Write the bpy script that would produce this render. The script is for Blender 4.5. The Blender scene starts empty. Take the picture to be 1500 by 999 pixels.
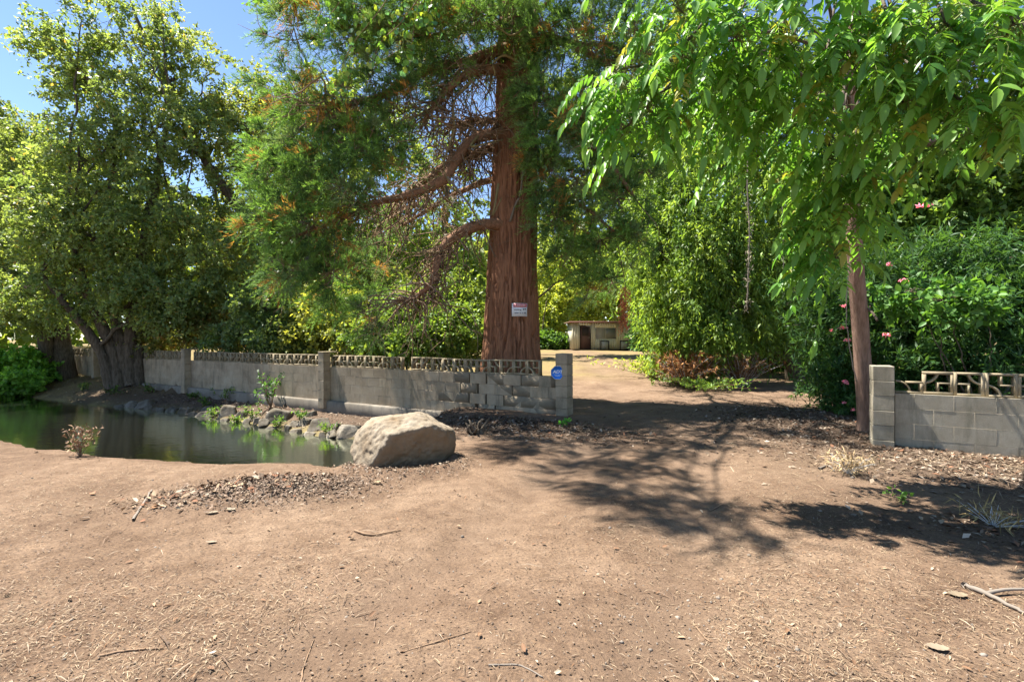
import bpy, bmesh, math, random
import numpy as np
from mathutils import Vector, Matrix

# ------------------------------------------------------------------ camera, sky, sun, exposure
sc = bpy.context.scene
col = sc.collection
R = math.radians
F, HZ, CAMZ = 700.0, 495.0, 1.47          # focal length in photo pixels, horizon row, eye height
cam = bpy.data.cameras.new('camera'); cam_ob = bpy.data.objects.new('camera', cam); col.objects.link(cam_ob)
cam.sensor_width = 36.0; cam.lens = 36.0 * F / 1500.0; cam.shift_y = -4.5 / 1500.0
cam.clip_start = 0.05; cam.clip_end = 2000.0
cam_ob.location = (0, 0, CAMZ); cam_ob.rotation_euler = (R(90), 0, 0)
sc.camera = cam_ob

SUN_EL, SUN_AZ = R(63), math.atan2(-0.88, 0.40)      # sun high, behind and to the left
world = bpy.data.worlds.new('World'); sc.world = world; world.use_nodes = True
wn = world.node_tree.nodes; bg = wn['Background']
sky = wn.new('ShaderNodeTexSky'); sky.sky_type = 'NISHITA'; sky.sun_disc = False
sky.sun_elevation = SUN_EL; sky.sun_rotation = SUN_AZ; sky.air_density = 1.0; sky.dust_density = 0.0; sky.ozone_density = 2.0; sky.altitude = 1500.0
world.node_tree.links.new(sky.outputs[0], bg.inputs[0]); bg.inputs[1].default_value = 0.052

sun = bpy.data.lights.new('sun', 'SUN'); sun.energy = 3.5; sun.angle = R(0.5); sun.color = (1.0, 0.95, 0.87)
sun_ob = bpy.data.objects.new('sun', sun); col.objects.link(sun_ob)
sdir = Vector((math.sin(SUN_AZ) * math.cos(SUN_EL), math.cos(SUN_AZ) * math.cos(SUN_EL), math.sin(SUN_EL)))
sun_ob.rotation_euler = sdir.to_track_quat('Z', 'Y').to_euler(); sun_ob.location = (-8, 5, 30)

vs = sc.view_settings
vs.view_transform = 'Standard'; vs.look = 'None'; vs.gamma = 1.0; vs.use_curve_mapping = False; vs.exposure = 2.3
sc.render.engine = 'CYCLES'
cy = sc.cycles
cy.max_bounces = 8; cy.diffuse_bounces = 5; cy.glossy_bounces = 3; cy.transmission_bounces = 5; cy.transparent_max_bounces = 8
cy.use_denoising = True; cy.sample_clamp_indirect = 6.0; cy.caustics_reflective = False; cy.caustics_refractive = False

# ------------------------------------------------------------------ helpers
rng = np.random.default_rng(7)
def nz(v):
    v = np.asarray(v, float); return v / np.maximum(np.linalg.norm(v, axis=-1, keepdims=True), 1e-9)
def P(px, py, Y):
    """the point at depth Y seen at photo pixel (px, py)"""
    return np.array([(px - 750.0) / F * Y, Y, CAMZ + (HZ - py) / F * Y])
def sstep(a, b, x):
    t = np.clip((x - a) / (b - a), 0, 1); return t * t * (3 - 2 * t)
def _hash(ix, iy, iz):
    h = (ix.astype(np.int64) * 374761393 + iy.astype(np.int64) * 668265263 + iz.astype(np.int64) * 2147483647) & 0xffffffff
    h = ((h ^ (h >> 13)) * 1274126177) & 0xffffffff
    return ((h ^ (h >> 16)) & 0xffff) / 65535.0
def vn(x, y, z=0.0):
    x, y, z = np.broadcast_arrays(np.asarray(x, float), np.asarray(y, float), np.asarray(z, float))
    ix, iy, iz = np.floor(x), np.floor(y), np.floor(z)
    fx, fy, fz = x - ix, y - iy, z - iz
    fx, fy, fz = fx*fx*(3-2*fx), fy*fy*(3-2*fy), fz*fz*(3-2*fz)
    r = 0
    for dx in (0, 1):
        for dy in (0, 1):
            for dz in (0, 1):
                r = r + _hash(ix+dx, iy+dy, iz+dz) * (fx if dx else 1-fx) * (fy if dy else 1-fy) * (fz if dz else 1-fz)
    return r
def fbm(x, y, z=0.0, o=4, g=.5):
    r, a, s = 0, 1.0, 0
    for i in range(o):
        k = 2.03 ** i
        r = r + a * vn(np.asarray(x)*k + i*17.3, np.asarray(y)*k + i*9.1, np.asarray(z)*k + i*5.7); s += a; a *= g
    return r / s - .5

def mesh_np(name, V, Fc, mat, parent=None, colr=None, smooth=False, attrs=None):
    """V (n,3); Fc list of (k,m) index arrays"""
    me = bpy.data.meshes.new(name)
    V = np.asarray(V, np.float32)
    if not isinstance(Fc, list): Fc = [Fc]
    Fc = [np.asarray(f, np.int32) for f in Fc if len(f)]
    me.vertices.add(len(V)); me.vertices.foreach_set('co', V.ravel())
    nl = sum(f.size for f in Fc); npoly = sum(len(f) for f in Fc)
    me.loops.add(nl); me.polygons.add(npoly)
    me.loops.foreach_set('vertex_index', np.concatenate([f.ravel() for f in Fc]))
    st, o = [], 0
    for f in Fc:
        st.append(o + np.arange(len(f), dtype=np.int32) * f.shape[1]); o += f.size
    me.polygons.foreach_set('loop_start', np.concatenate(st).astype(np.int32))
    if smooth: me.polygons.foreach_set('use_smooth', np.ones(npoly, bool))
    if colr is not None:
        a = me.color_attributes.new('Col', 'FLOAT_COLOR', 'POINT')
        c4 = np.ones((len(V), 4), np.float32); c4[:, :3] = colr; a.data.foreach_set('color', c4.ravel())
    for k, v in (attrs or {}).items():
        a = me.attributes.new(k, 'FLOAT', 'POINT'); a.data.foreach_set('value', np.asarray(v, np.float32))
    me.update(calc_edges=True); me.validate()
    if mat: me.materials.append(mat)
    ob = bpy.data.objects.new(name, me); col.objects.link(ob)
    if parent is not None: ob.parent = parent
    return ob
def tag(o, label=None, cat=None, group=None, kind=None):
    for k, v in (('label', label), ('category', cat), ('group', group), ('kind', kind)):
        if v: o[k] = v
    return o
def empty(name, loc=(0, 0, 0), rz=0.0, label=None, cat=None, group=None):
    o = bpy.data.objects.new(name, None); col.objects.link(o); o.location = tuple(loc); o.rotation_euler = (0, 0, rz)
    o.empty_display_size = .1
    return tag(o, label, cat, group)
def inst(src, parent=None, loc=(0,0,0), rot=(0,0,0), scale=(1,1,1), name=None):
    o = src.copy(); col.objects.link(o); o.parent = parent
    if name: o.name = name
    o.location = tuple(loc); o.rotation_euler = rot; o.scale = scale if hasattr(scale, '__len__') else (scale,)*3
    return o
def child_world(root, obs):
    """root sits at its base: move world-space meshes into its frame"""
    m = Matrix.LocRotScale(root.location, root.rotation_euler, None).inverted()
    for o in obs:
        o.data.transform(m); o.parent = root

class MB:
    """collects boxes, tubes and loose quads into one mesh"""
    def __init__(s): s.V, s.Q, s.T, s.C, s.n = [], [], [], [], 0
    def add(s, V, Q=None, T=None, c=None):
        V = np.asarray(V, float).reshape(-1, 3)
        s.V.append(V)
        if Q is not None and len(Q): s.Q.append(np.asarray(Q, int) + s.n)
        if T is not None and len(T): s.T.append(np.asarray(T, int) + s.n)
        s.C.append(np.tile(np.asarray(c if c is not None else (.5, .5, .5), float), (len(V), 1)))
        s.n += len(V)
    def box(s, a, b, c=None):
        (x0, y0, z0), (x1, y1, z1) = a, b
        V = [(x, y, z) for z in (z0, z1) for y in (y0, y1) for x in (x0, x1)]
        s.add(V, [(0,2,3,1), (4,5,7,6), (0,1,5,4), (2,6,7,3), (0,4,6,2), (1,3,7,5)], c=c)
    def tube(s, pts, rad, seg=6, c=None, cap=True):
        pts = np.asarray(pts, float); k = len(pts); rad = np.broadcast_to(np.asarray(rad, float), (k,))
        t = nz(np.gradient(pts, axis=0))
        u = nz(np.cross(t, np.where(np.abs(t[:, 2:3]) > .9, [[1., 0, 0]], [[0, 0, 1.]]))); w = np.cross(t, u)
        a = np.arange(seg) * 2 * np.pi / seg
        V = pts[:, None] + rad[:, None, None] * (np.cos(a)[None, :, None] * u[:, None] + np.sin(a)[None, :, None] * w[:, None])
        i, j = np.meshgrid(np.arange(k-1), np.arange(seg), indexing='ij'); j2 = (j+1) % seg
        Q = np.stack([i*seg+j, i*seg+j2, (i+1)*seg+j2, (i+1)*seg+j], -1).reshape(-1, 4)
        V = V.reshape(-1, 3); T = None
        if cap:
            V = np.vstack([V, pts[-1] + t[-1]*rad[-1]*.3]); e = (k-1)*seg
            T = np.stack([e+np.arange(seg), e+(np.arange(seg)+1) % seg, np.full(seg, k*seg)], -1)
        s.add(V, Q, T, c)
    def build(s, name, mat, parent=None, smooth=False):
        Fc = []
        if s.Q: Fc.append(np.vstack(s.Q))
        if s.T: Fc.append(np.vstack(s.T))
        return mesh_np(name, np.vstack(s.V), Fc, mat, parent, np.vstack(s.C), smooth)

def path(a, b, n=8, sag=0.0, wob=0.0, r=None, mid=None):
    """curve a->b; sag lifts (+) or drops (-) the middle"""
    a, b = np.asarray(a, float), np.asarray(b, float)
    t = np.linspace(0, 1, n)[:, None]
    p = a + (b - a) * t
    p[:, 2] += sag * 4 * (t * (1 - t))[:, 0]
    if wob and r is not None:
        p[1:-1] += r.normal(0, wob, (n-2, 3))
    return p
def spline(pts, n=40):
    pts = np.asarray(pts, float); k = len(pts)
    u = np.linspace(0, k-1, n); i = np.clip(u.astype(int), 0, k-2); f = (u - i)[:, None]
    g = lambda j: pts[np.clip(j, 0, k-1)]
    p0, p1, p2, p3 = g(i-1), g(i), g(i+1), g(i+2)
    return .5*((2*p1) + (-p0+p2)*f + (2*p0-5*p1+4*p2-p3)*f**2 + (-p0+3*p1-3*p2+p3)*f**3)

# ---- materials
def nodes(name):
    m = bpy.data.materials.new(name); m.use_nodes = True
    nt = m.node_tree; return m, nt, nt.nodes, nt.links, nt.nodes['Principled BSDF']
def ramp(n, stops):
    r = n.new('ShaderNodeValToRGB'); e = r.color_ramp.elements
    while len(e) < len(stops): e.new(.5)
    for k, (p, c) in enumerate(stops): e[k].position = p; e[k].color = (*c, 1)
    return r
def noise(n, l, vec, scale, detail=6, rough=.6, dist=0.0):
    x = n.new('ShaderNodeTexNoise'); x.inputs['Scale'].default_value = scale; x.inputs['Detail'].default_value = detail
    x.inputs['Roughness'].default_value = rough; x.inputs['Distortion'].default_value = dist
    if vec is not None: l.new(vec, x.inputs['Vector'])
    return x
def mapping(n, l, src, scale):
    m = n.new('ShaderNodeMapping'); m.inputs['Scale'].default_value = scale; l.new(src, m.inputs[0]); return m.outputs[0]
def mixc(n, l, fac, a, b, mode='MIX'):
    m = n.new('ShaderNodeMix'); m.data_type = 'RGBA'; m.blend_type = mode
    for s, v in ((0, fac), (6, a), (7, b)):
        if isinstance(v, (int, float)): m.inputs[s].default_value = v
        elif isinstance(v, tuple): m.inputs[s].default_value = (*v, 1)
        else: l.new(v, m.inputs[s])
    return m.outputs[2]
def bump(n, l, h, b, strength=.5, dist=.02):
    x = n.new('ShaderNodeBump'); x.inputs['Strength'].default_value = strength; x.inputs['Distance'].default_value = dist
    l.new(h, x.inputs['Height']); l.new(x.outputs[0], b.inputs['Normal']); return x

def mat_leaf(name, trans=.55, rough=.45, spec=.4, tint=(1.5, 1.35, .55)):
    m, nt, n, l, b = nodes(name)
    a = n.new('ShaderNodeAttribute'); a.attribute_name = 'Col'
    oi = n.new('ShaderNodeObjectInfo')
    hs = n.new('ShaderNodeHueSaturation'); l.new(a.outputs['Color'], hs.inputs['Color'])
    mr = n.new('ShaderNodeMapRange'); mr.inputs[3].default_value = 1.6; mr.inputs[4].default_value = 1.95
    l.new(oi.outputs['Random'], mr.inputs[0]); l.new(mr.outputs[0], hs.inputs['Value'])
    l.new(hs.outputs[0], b.inputs['Base Color'])
    b.inputs['Roughness'].default_value = rough; b.inputs['Specular IOR Level'].default_value = spec
    t = n.new('ShaderNodeBsdfTranslucent'); l.new(mixc(n, l, 1.0, hs.outputs[0], tint, 'MULTIPLY'), t.inputs[0])
    mx = n.new('ShaderNodeMixShader'); mx.inputs[0].default_value = trans
    l.new(b.outputs[0], mx.inputs[1]); l.new(t.outputs[0], mx.inputs[2]); l.new(mx.outputs[0], n['Material Output'].inputs[0])
    return m
def mat_bark(name, c1, c2, scale=(9, 9, 1.6), bs=.8, bd=.03):
    m, nt, n, l, b = nodes(name)
    g = n.new('ShaderNodeNewGeometry'); v = mapping(n, l, g.outputs['Position'], scale)
    x = noise(n, l, v, 2.2, 8, .65, .4); r = ramp(n, [(.3, c1), (.5, tuple((p+q)/2 for p, q in zip(c1, c2))), (.72, c2)])
    l.new(x.outputs[0], r.inputs[0])
    x2 = noise(n, l, g.outputs['Position'], 1.3, 3)
    l.new(mixc(n, l, .5, r.outputs[0], mixc(n, l, x2.outputs[0], (.55, .55, .5), (1.3, 1.2, 1.1)), 'MULTIPLY'), b.inputs['Base Color'])
    b.inputs['Roughness'].default_value = .9; b.inputs['Specular IOR Level'].default_value = .15
    bump(n, l, x.outputs[0], b, bs, bd); return m
def mat_attr(name, rough=.85, spec=.2, bs=0.0, scale=60):
    m, nt, n, l, b = nodes(name)
    a = n.new('ShaderNodeAttribute'); a.attribute_name = 'Col'; l.new(a.outputs['Color'], b.inputs['Base Color'])
    b.inputs['Roughness'].default_value = rough; b.inputs['Specular IOR Level'].default_value = spec
    if bs:
        g = n.new('ShaderNodeNewGeometry'); bump(n, l, noise(n, l, g.outputs['Position'], scale).outputs[0], b, bs, .01)
    return m
def mat_stone(name, c1, c2, c3, sc_=2.0, fine=60.0, bs=.6, vary=.18, stain=None, rough=.9):
    """mottled stone or concrete; each object a little different"""
    m, nt, n, l, b = nodes(name)
    g = n.new('ShaderNodeNewGeometry'); pos = g.outputs['Position']
    a = noise(n, l, pos, sc_, 6, .65, .3); f = noise(n, l, pos, fine, 5, .7)
    r = ramp(n, [(.28, c1), (.5, c2), (.74, c3)]); l.new(a.outputs[0], r.inputs[0])
    c = mixc(n, l, .55, r.outputs[0], mixc(n, l, f.outputs[0], (.45, .45, .45), (1.5, 1.5, 1.5)), 'MULTIPLY')
    if stain:
        s = noise(n, l, mapping(n, l, pos, (2.2, 2.2, .5)), 2.0, 5, .7); rs = ramp(n, [(.5, (0, 0, 0)), (.68, (1, 1, 1))]); l.new(s.outputs[0], rs.inputs[0])
        c = mixc(n, l, rs.outputs[0], c, mixc(n, l, .75, c, stain))
    oi = n.new('ShaderNodeObjectInfo'); hs = n.new('ShaderNodeHueSaturation'); mr = n.new('ShaderNodeMapRange')
    mr.inputs[3].default_value = 1-vary; mr.inputs[4].default_value = 1+vary; l.new(oi.outputs['Random'], mr.inputs[0])
    l.new(mr.outputs[0], hs.inputs['Value']); l.new(c, hs.inputs['Color']); l.new(hs.outputs[0], b.inputs['Base Color'])
    b.inputs['Roughness'].default_value = rough; b.inputs['Specular IOR Level'].default_value = .2
    h = mixc(n, l, .5, a.outputs[0], f.outputs[0]); bump(n, l, h, b, bs, .015); return m
def mat_plain(name, c, rough=.7, vary=.25, metal=0.0):
    m, nt, n, l, b = nodes(name)
    g = n.new('ShaderNodeNewGeometry'); x = noise(n, l, g.outputs['Position'], 7, 6, .7)
    l.new(mixc(n, l, x.outputs[0], tuple(v*(1-vary) for v in c), tuple(min(1, v*(1+vary)) for v in c)), b.inputs['Base Color'])
    b.inputs['Roughness'].default_value = rough; b.inputs['Metallic'].default_value = metal; b.inputs['Specular IOR Level'].default_value = .3; return m

M = {}
M['leaf'] = mat_leaf('leaf')
M['leaf_gloss'] = mat_leaf('leaf_gloss', .45, .5, .35)
M['needle'] = mat_leaf('needle', .45, .6, .2, (1.35, 1.3, .6))
M['dry'] = mat_attr('dry_plant', .8, .25)
M['bark_grey'] = mat_bark('bark_grey', (.04, .031, .022), (.18, .15, .115))
M['bark_red'] = mat_bark('bark_red', (.11, .047, .026), (.40, .205, .12), (16, 16, 1.1), .7, .025)
M['bark_limb'] = mat_bark('bark_limb', (.13, .068, .04), (.36, .205, .128), (10, 10, 10), .5, .012)
M['bark_pink'] = mat_bark('bark_pink', (.13, .08, .058), (.33, .22, .17), (22, 22, 1.8), .8, .02)
M['twig'] = mat_plain('twig', (.23, .15, .092), .9, .4)
M['olive_twig'] = mat_plain('olive_twig', (.20, .155, .07), .9, .4)
M['grey_twig'] = mat_plain('grey_twig', (.19, .16, .13), .9, .35)
M['block'] = mat_stone('block', (.235, .180, .118), (.34, .27, .185), (.41, .34, .245), 2.5, 90, .5, .10, (.15, .13, .09))
M['block_grey'] = mat_stone('block_grey', (.23, .198, .142), (.315, .278, .21), (.385, .348, .275), 2.5, 90, .5, .07, (.16, .145, .10))
M['screen'] = mat_stone('screen', (.20, .16, .10), (.285, .232, .152), (.35, .30, .205), 3, 80, .5, .08, (.13, .12, .06))
M['mortar'] = mat_stone('mortar', (.165, .13, .088), (.235, .19, .132), (.28, .235, .168), 4, 110, .6, 0)
M['mortar_grey'] = mat_stone('mortar_grey', (.19, .16, .112), (.255, .22, .162), (.31, .275, .21), 4, 110, .6, 0)
M['footing'] = mat_stone('footing', (.12, .10, .075), (.20, .172, .135), (.28, .25, .205), 1.2, 50, .6, 0, (.12, .11, .09))
M['boulder'] = mat_stone('boulder', (.14, .105, .068), (.235, .19, .135), (.32, .27, .205), 4.0, 60, 1.0, 0, (.17, .112, .06))
def stained_face(m):
    nt = m.node_tree; n, l = nt.nodes, nt.links; b = n['Principled BSDF']; old = b.inputs['Base Color'].links[0].from_socket
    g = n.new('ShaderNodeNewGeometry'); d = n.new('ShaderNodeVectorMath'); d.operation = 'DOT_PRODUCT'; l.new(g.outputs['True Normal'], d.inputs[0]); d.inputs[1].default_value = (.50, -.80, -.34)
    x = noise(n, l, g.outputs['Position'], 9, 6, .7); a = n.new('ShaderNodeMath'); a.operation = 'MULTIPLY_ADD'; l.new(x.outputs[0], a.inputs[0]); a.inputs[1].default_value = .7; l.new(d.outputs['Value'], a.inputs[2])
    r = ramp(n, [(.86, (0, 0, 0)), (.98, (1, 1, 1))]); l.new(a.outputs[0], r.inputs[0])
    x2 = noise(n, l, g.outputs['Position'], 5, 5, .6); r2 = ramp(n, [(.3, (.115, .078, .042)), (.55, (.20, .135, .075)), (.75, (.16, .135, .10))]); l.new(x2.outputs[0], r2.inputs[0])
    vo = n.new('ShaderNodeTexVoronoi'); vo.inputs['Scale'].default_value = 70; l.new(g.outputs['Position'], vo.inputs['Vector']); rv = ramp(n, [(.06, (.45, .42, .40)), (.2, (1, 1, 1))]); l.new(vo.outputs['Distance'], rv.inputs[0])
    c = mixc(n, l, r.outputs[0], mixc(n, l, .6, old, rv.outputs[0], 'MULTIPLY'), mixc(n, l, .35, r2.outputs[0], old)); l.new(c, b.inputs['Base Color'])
stained_face(M['boulder'])
M['rock'] = mat_stone('rock', (.085, .07, .05), (.16, .138, .105), (.26, .23, .185), 3.5, 40, 1.0, .3, (.08, .06, .03))

# ------------------------------------------------------------------ the ground
TH = R(150.4); WD = np.array([math.cos(TH), math.sin(TH)]); WNm = np.array([-WD[1], WD[0]])   # along the wall, towards the camera
W0 = np.array([1.07, 9.1])
WATER = -.70
def st(x, y):
    x = np.asarray(x, float) - W0[0]; y = np.asarray(y, float) - W0[1]
    return x*WD[0] + y*WD[1], x*WNm[0] + y*WNm[1]
def xy(s, t): return W0[0] + WD[0]*s + WNm[0]*t, W0[1] + WD[1]*s + WNm[1]*t
def t_far(s): return np.interp(s, [0, 2, 5, 12, 17, 24, 40, 80], [1.0, 1.2, 1.3, 1.15, 1.85, 2.0, 2.4, 2.4]) + .18*(vn(np.asarray(s)*1.7, 3.1) - .5)
def t_near(s): return np.interp(s, [-1, .9, 2.5, 4.1, 6.5, 12, 30, 80], [4.2, 4.62, 5.25, 5.8, 6.0, 6.25, 6.6, 7]) + .25*(vn(np.asarray(s)*1.3, 8.1) - .5)
def s_end(t): return np.interp(t, [.5, 1.3, 2.2, 3.2, 3.9, 6], [2.6, 2.2, 1.7, .9, .45, .3])
def blob(x, y, cx, cy, rx, ry, a=0.0):
    c, s_ = math.cos(a), math.sin(a); u = ((x-cx)*c + (y-cy)*s_)/rx; v = (-(x-cx)*s_ + (y-cy)*c)/ry
    return np.exp(-(u*u + v*v))
def ground_z(x, y):
    x = np.asarray(x, float); y = np.asarray(y, float)
    s, t = st(x, y)
    z = .10*fbm(x*.35, y*.35, o=3) + .035*fbm(x*2.1, y*2.1, 2.0, o=3)
    z = z*np.clip(.35 + np.hypot(x, y)*.08, .4, 1.2)
    z = z + .40*sstep(14, 40, y) * (x > -60)
    # shallow wheel ruts on the drive
    cx = np.interp(y, [-5, 1, 3, 7, 12, 20, 40], [-3.2, -.9, .3, 2.1, 3.6, 4.6, 4.8])
    for o in (-.8, .8): z = z - .035*np.exp(-((x-cx-o)/.28)**2)
    z = z + .07*np.exp(-((np.hypot((x+1.25)/.62, (y-5.6)/.48) - 1)/.22)**2)
    z = z + .12*blob(x, y, -2.3, 4.55, .72, .36, .28)                # raked leaf pile
    z = z + .10*blob(x, y, 6.3, 5.0, 1.6, .6, -.4) + .10*blob(x, y, 5.5, 8.6, 1.2, 1.4) + .07*blob(x, y, .3, 8.0, 1.3, .5, -.5)
    # the far bank between wall and water
    zg = np.interp(s, [-1, 1.2, 3, 12, 15, 18, 40, 80], [0, -.1, -.44, -.42, -.35, -.12, -.1, -.1])
    far = zg + (WATER - zg)*np.clip((t - .25)/(t_far(s) - .25), 0, 1)**1.15 - .8*np.clip(t - t_far(s), 0, 1)
    far = far + .07*fbm(x*2.7, y*2.7, 4.0, o=4)*sstep(.2, .6, t)
    infront = sstep(-.14, -.08, t)
    # the channel
    m = np.minimum(t_near(s) - t, (s - s_end(t))*1.0)
    near = z - 1.3*np.clip(m/.75, 0, 1)**.9 - .04*sstep(-.35, .1, m)
    ch = np.maximum(np.minimum(near, 9), -1.35)
    inside = (t > -.14) & (s > .4) & (t < 6.5)
    blend = sstep(.6, 1.6, s)*infront
    zz = np.where(inside, np.minimum(z, np.maximum(near, z + (far - z)*blend)), np.where(s > 0, np.minimum(z, near), z))
    zz = np.where(t <= -.14, z, zz)
    bed = -1.02 - .16*fbm(x*.8, y*.8, 7.0, o=3) + .27*blob(x, y, -8.0, 11.5, 1.6, .85, -.45) + .2*blob(x, y, -7.4, 9.6, 1.8, .8, -.4)
    return np.maximum(zz, np.where(zz < WATER, bed, -9))
def gz(x, y): return float(ground_z(np.array([x]), np.array([y]))[0])

def axis(lo, hi, c, fine, n):
    k = 6.0; u = np.linspace(np.arcsinh((lo-c)/fine), np.arcsinh((hi-c)/fine), n); return c + fine*np.sinh(u)
gx = axis(-400, 400, .2, 2.6, 360); gy = axis(-60, 700, 4.0, 1.9, 360)
GX, GY = np.meshgrid(gx, gy); X, Y = GX.ravel(), GY.ravel()
Z = ground_z(X, Y)
# small clods near the viewer
near_w = np.exp(-(np.hypot(X, Y - 2)/6.0)**2)
Z = Z + near_w*(.022*fbm(X*9, Y*9, 1.5, o=3) + .024*np.clip(fbm(X*22, Y*22, 4.5, o=2), 0, 1))*(Z > WATER)
S_, T_ = st(X, Y)
duff = np.clip(1.1*blob(X, Y, .1, 7.9, 1.7, .75, -.5) + 1.2*blob(X, Y, 6.3, 4.7, 2.4, 1.0, -.45) + 1.1*blob(X, Y, 5.2, 8.2, 1.6, 2.2, -.2)
     + .9*blob(X, Y, -2.3, 4.55, .85, .42, .28) + .9*blob(X, Y, 4.4, 3.2, 1.6, .5, -.5) + 1.0*sstep(-.1, -.5, T_)*sstep(-.5, -2.0, X)*(S_ > 0) + 1.0*((T_ < -.3) & (S_ < -4.6))
     + .9*((T_ > -.1) & (T_ < 2.2) & (S_ > 2.0)) + .8*sstep(7, 9, X - .25*(Y-8))*(Y > 8), 0, 1)
duff = np.clip(duff + .5*fbm(X*1.6, Y*1.6, 3.3, o=4)*(duff > .05), 0, 1)
grass = sstep(15, 19, Y)*(1 - .75*np.exp(-((X - np.interp(Y, [12, 20, 40], [3.6, 4.8, 5.2]))/1.5)**2))*np.clip(.75 + 1.5*fbm(X*.5, Y*.5, 9.0, o=3), 0, 1)
track = sum(np.exp(-((X - np.interp(Y, [-5, 1, 3, 7, 12, 20, 40], [-3.2, -.9, .3, 2.1, 3.6, 4.6, 4.8]) - o_)/.30)**2) for o_ in (-.8, .8))*(.6 + fbm(X*1.2, Y*1.2, 6.0, o=2))
wet = sstep(WATER + .16, WATER + .02, Z)
ni, nj = len(gy), len(gx)
i, j = np.meshgrid(np.arange(ni-1), np.arange(nj-1), indexing='ij')
Q = np.stack([i*nj+j, i*nj+j+1, (i+1)*nj+j+1, (i+1)*nj+j], -1).reshape(-1, 4)

def mat_ground():
    m, nt, n, l, b = nodes('dirt')
    g = n.new('ShaderNodeNewGeometry'); pos = g.outputs['Position']
    big = noise(n, l, pos, .9, 6, .6, .5); mid = noise(n, l, pos, 7, 7, .65, .3); fine = noise(n, l, pos, 60, 8, .8); spk = noise(n, l, pos, 300, 4, .7)
    r1 = ramp(n, [(.3, (.118, .076, .050)), (.5, (.184, .124, .083)), (.72, (.242, .170, .117))]); l.new(big.outputs[0], r1.inputs[0])
    r2 = ramp(n, [(.3, (.62, .58, .55)), (.55, (1, 1, 1)), (.75, (1.22, 1.2, 1.15))]); l.new(mid.outputs[0], r2.inputs[0])
    c = mixc(n, l, .8, r1.outputs[0], r2.outputs[0], 'MULTIPLY')
    r3 = ramp(n, [(.36, (.42, .38, .35)), (.5, (1, 1, 1)), (.62, (1.55, 1.48, 1.3))]); l.new(fine.outputs[0], r3.inputs[0])
    c = mixc(n, l, .75, c, r3.outputs[0], 'MULTIPLY')
    def at(nm):
        a = n.new('ShaderNodeAttribute'); a.attribute_name = nm; return a.outputs['Fac']
    c = mixc(n, l, at('track'), c, mixc(n, l, .6, c, (.175, .120, .082)))
    rd = ramp(n, [(.3, (.040, .027, .018)), (.5, (.085, .058, .040)), (.7, (.17, .124, .088))]); l.new(fine.outputs[0], rd.inputs[0])
    c = mixc(n, l, at('duff'), c, rd.outputs[0])
    rg = ramp(n, [(.3, (.15, .10, .055)), (.5, (.22, .165, .07)), (.7, (.18, .17, .052))]); l.new(mid.outputs[0], rg.inputs[0])
    c = mixc(n, l, at('grass'), c, rg.outputs[0])
    bed = ramp(n, [(.35, (.10, .085, .04)), (.6, (.34, .27, .11))]); l.new(big.outputs[0], bed.inputs[0])
    c = mixc(n, l, at('wet'), c, mixc(n, l, .5, bed.outputs[0], (.09, .07, .045)))
    c = mixc(n, l, at('bed'), c, bed.outputs[0])
    l.new(c, b.inputs['Base Color']); b.inputs['Roughness'].default_value = .95; b.inputs['Specular IOR Level'].default_value = .12
    h = mixc(n, l, .45, mid.outputs[0], mixc(n, l, .4, fine.outputs[0], spk.outputs[0])); bump(n, l, h, b, .9, .04)
    return m
ground = mesh_np('ground', np.stack([X, Y, Z], -1), Q, mat_ground(), smooth=True,
                 attrs={'duff': duff*(Z > WATER - .05), 'grass': grass, 'track': np.clip(track, 0, 1), 'wet': wet, 'bed': (Z < WATER - .06)*1.0})
tag(ground, kind='structure', label='bare tan dirt yard and driveway with scattered straw')

# water of the canal
def mat_water():
    m, nt, n, l, b = nodes('canal_water'); n.remove(b)
    g = n.new('ShaderNodeNewGeometry')
    w = noise(n, l, mapping(n, l, g.outputs['Position'], (1.2, 2.6, 1)), 2.2, 3, .5, .6)
    bp = n.new('ShaderNodeBump'); bp.inputs['Strength'].default_value = .07; bp.inputs['Distance'].default_value = .06; l.new(w.outputs[0], bp.inputs['Height'])
    gl = n.new('ShaderNodeBsdfGlossy'); gl.inputs['Roughness'].default_value = .10; gl.inputs['Color'].default_value = (.90, .96, .82, 1); l.new(bp.outputs[0], gl.inputs['Normal'])
    tr = n.new('ShaderNodeBsdfTransparent'); tr.inputs[0].default_value = (.74, .74, .48, 1)
    df = n.new('ShaderNodeBsdfDiffuse'); df.inputs[0].default_value = (.085, .092, .032, 1)
    m1 = n.new('ShaderNodeMixShader'); m1.inputs[0].default_value = .30; l.new(tr.outputs[0], m1.inputs[1]); l.new(df.outputs[0], m1.inputs[2])
    fr = n.new('ShaderNodeFresnel'); fr.inputs[0].default_value = 1.34; l.new(bp.outputs[0], fr.inputs['Normal'])
    m2 = n.new('ShaderNodeMixShader'); l.new(fr.outputs[0], m2.inputs[0]); l.new(m1.outputs[0], m2.inputs[1]); l.new(gl.outputs[0], m2.inputs[2])
    l.new(m2.outputs[0], n['Material Output'].inputs[0]); return m
ss = np.concatenate([np.arange(.3, 26, .4), np.arange(26, 82, 2.0)]); WV, WQ = [], []
tt = np.linspace(-.0, 1, 14)
for s0 in ss:
    for f in tt:
        tn = 5.9 if s0 > 3 else 5.4
        x0, y0 = xy(s0, .35 + f*(tn - .35)); WV.append((x0, y0, WATER))
k = len(tt); WQ = [(a*k+b, a*k+b+1, (a+1)*k+b+1, (a+1)*k+b) for a in range(len(ss)-1) for b in range(k-1)]
water = tag(mesh_np('canal_water', np.array(WV), np.array(WQ), mat_water(), smooth=True), kind='structure', label='still green brown canal water')

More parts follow.
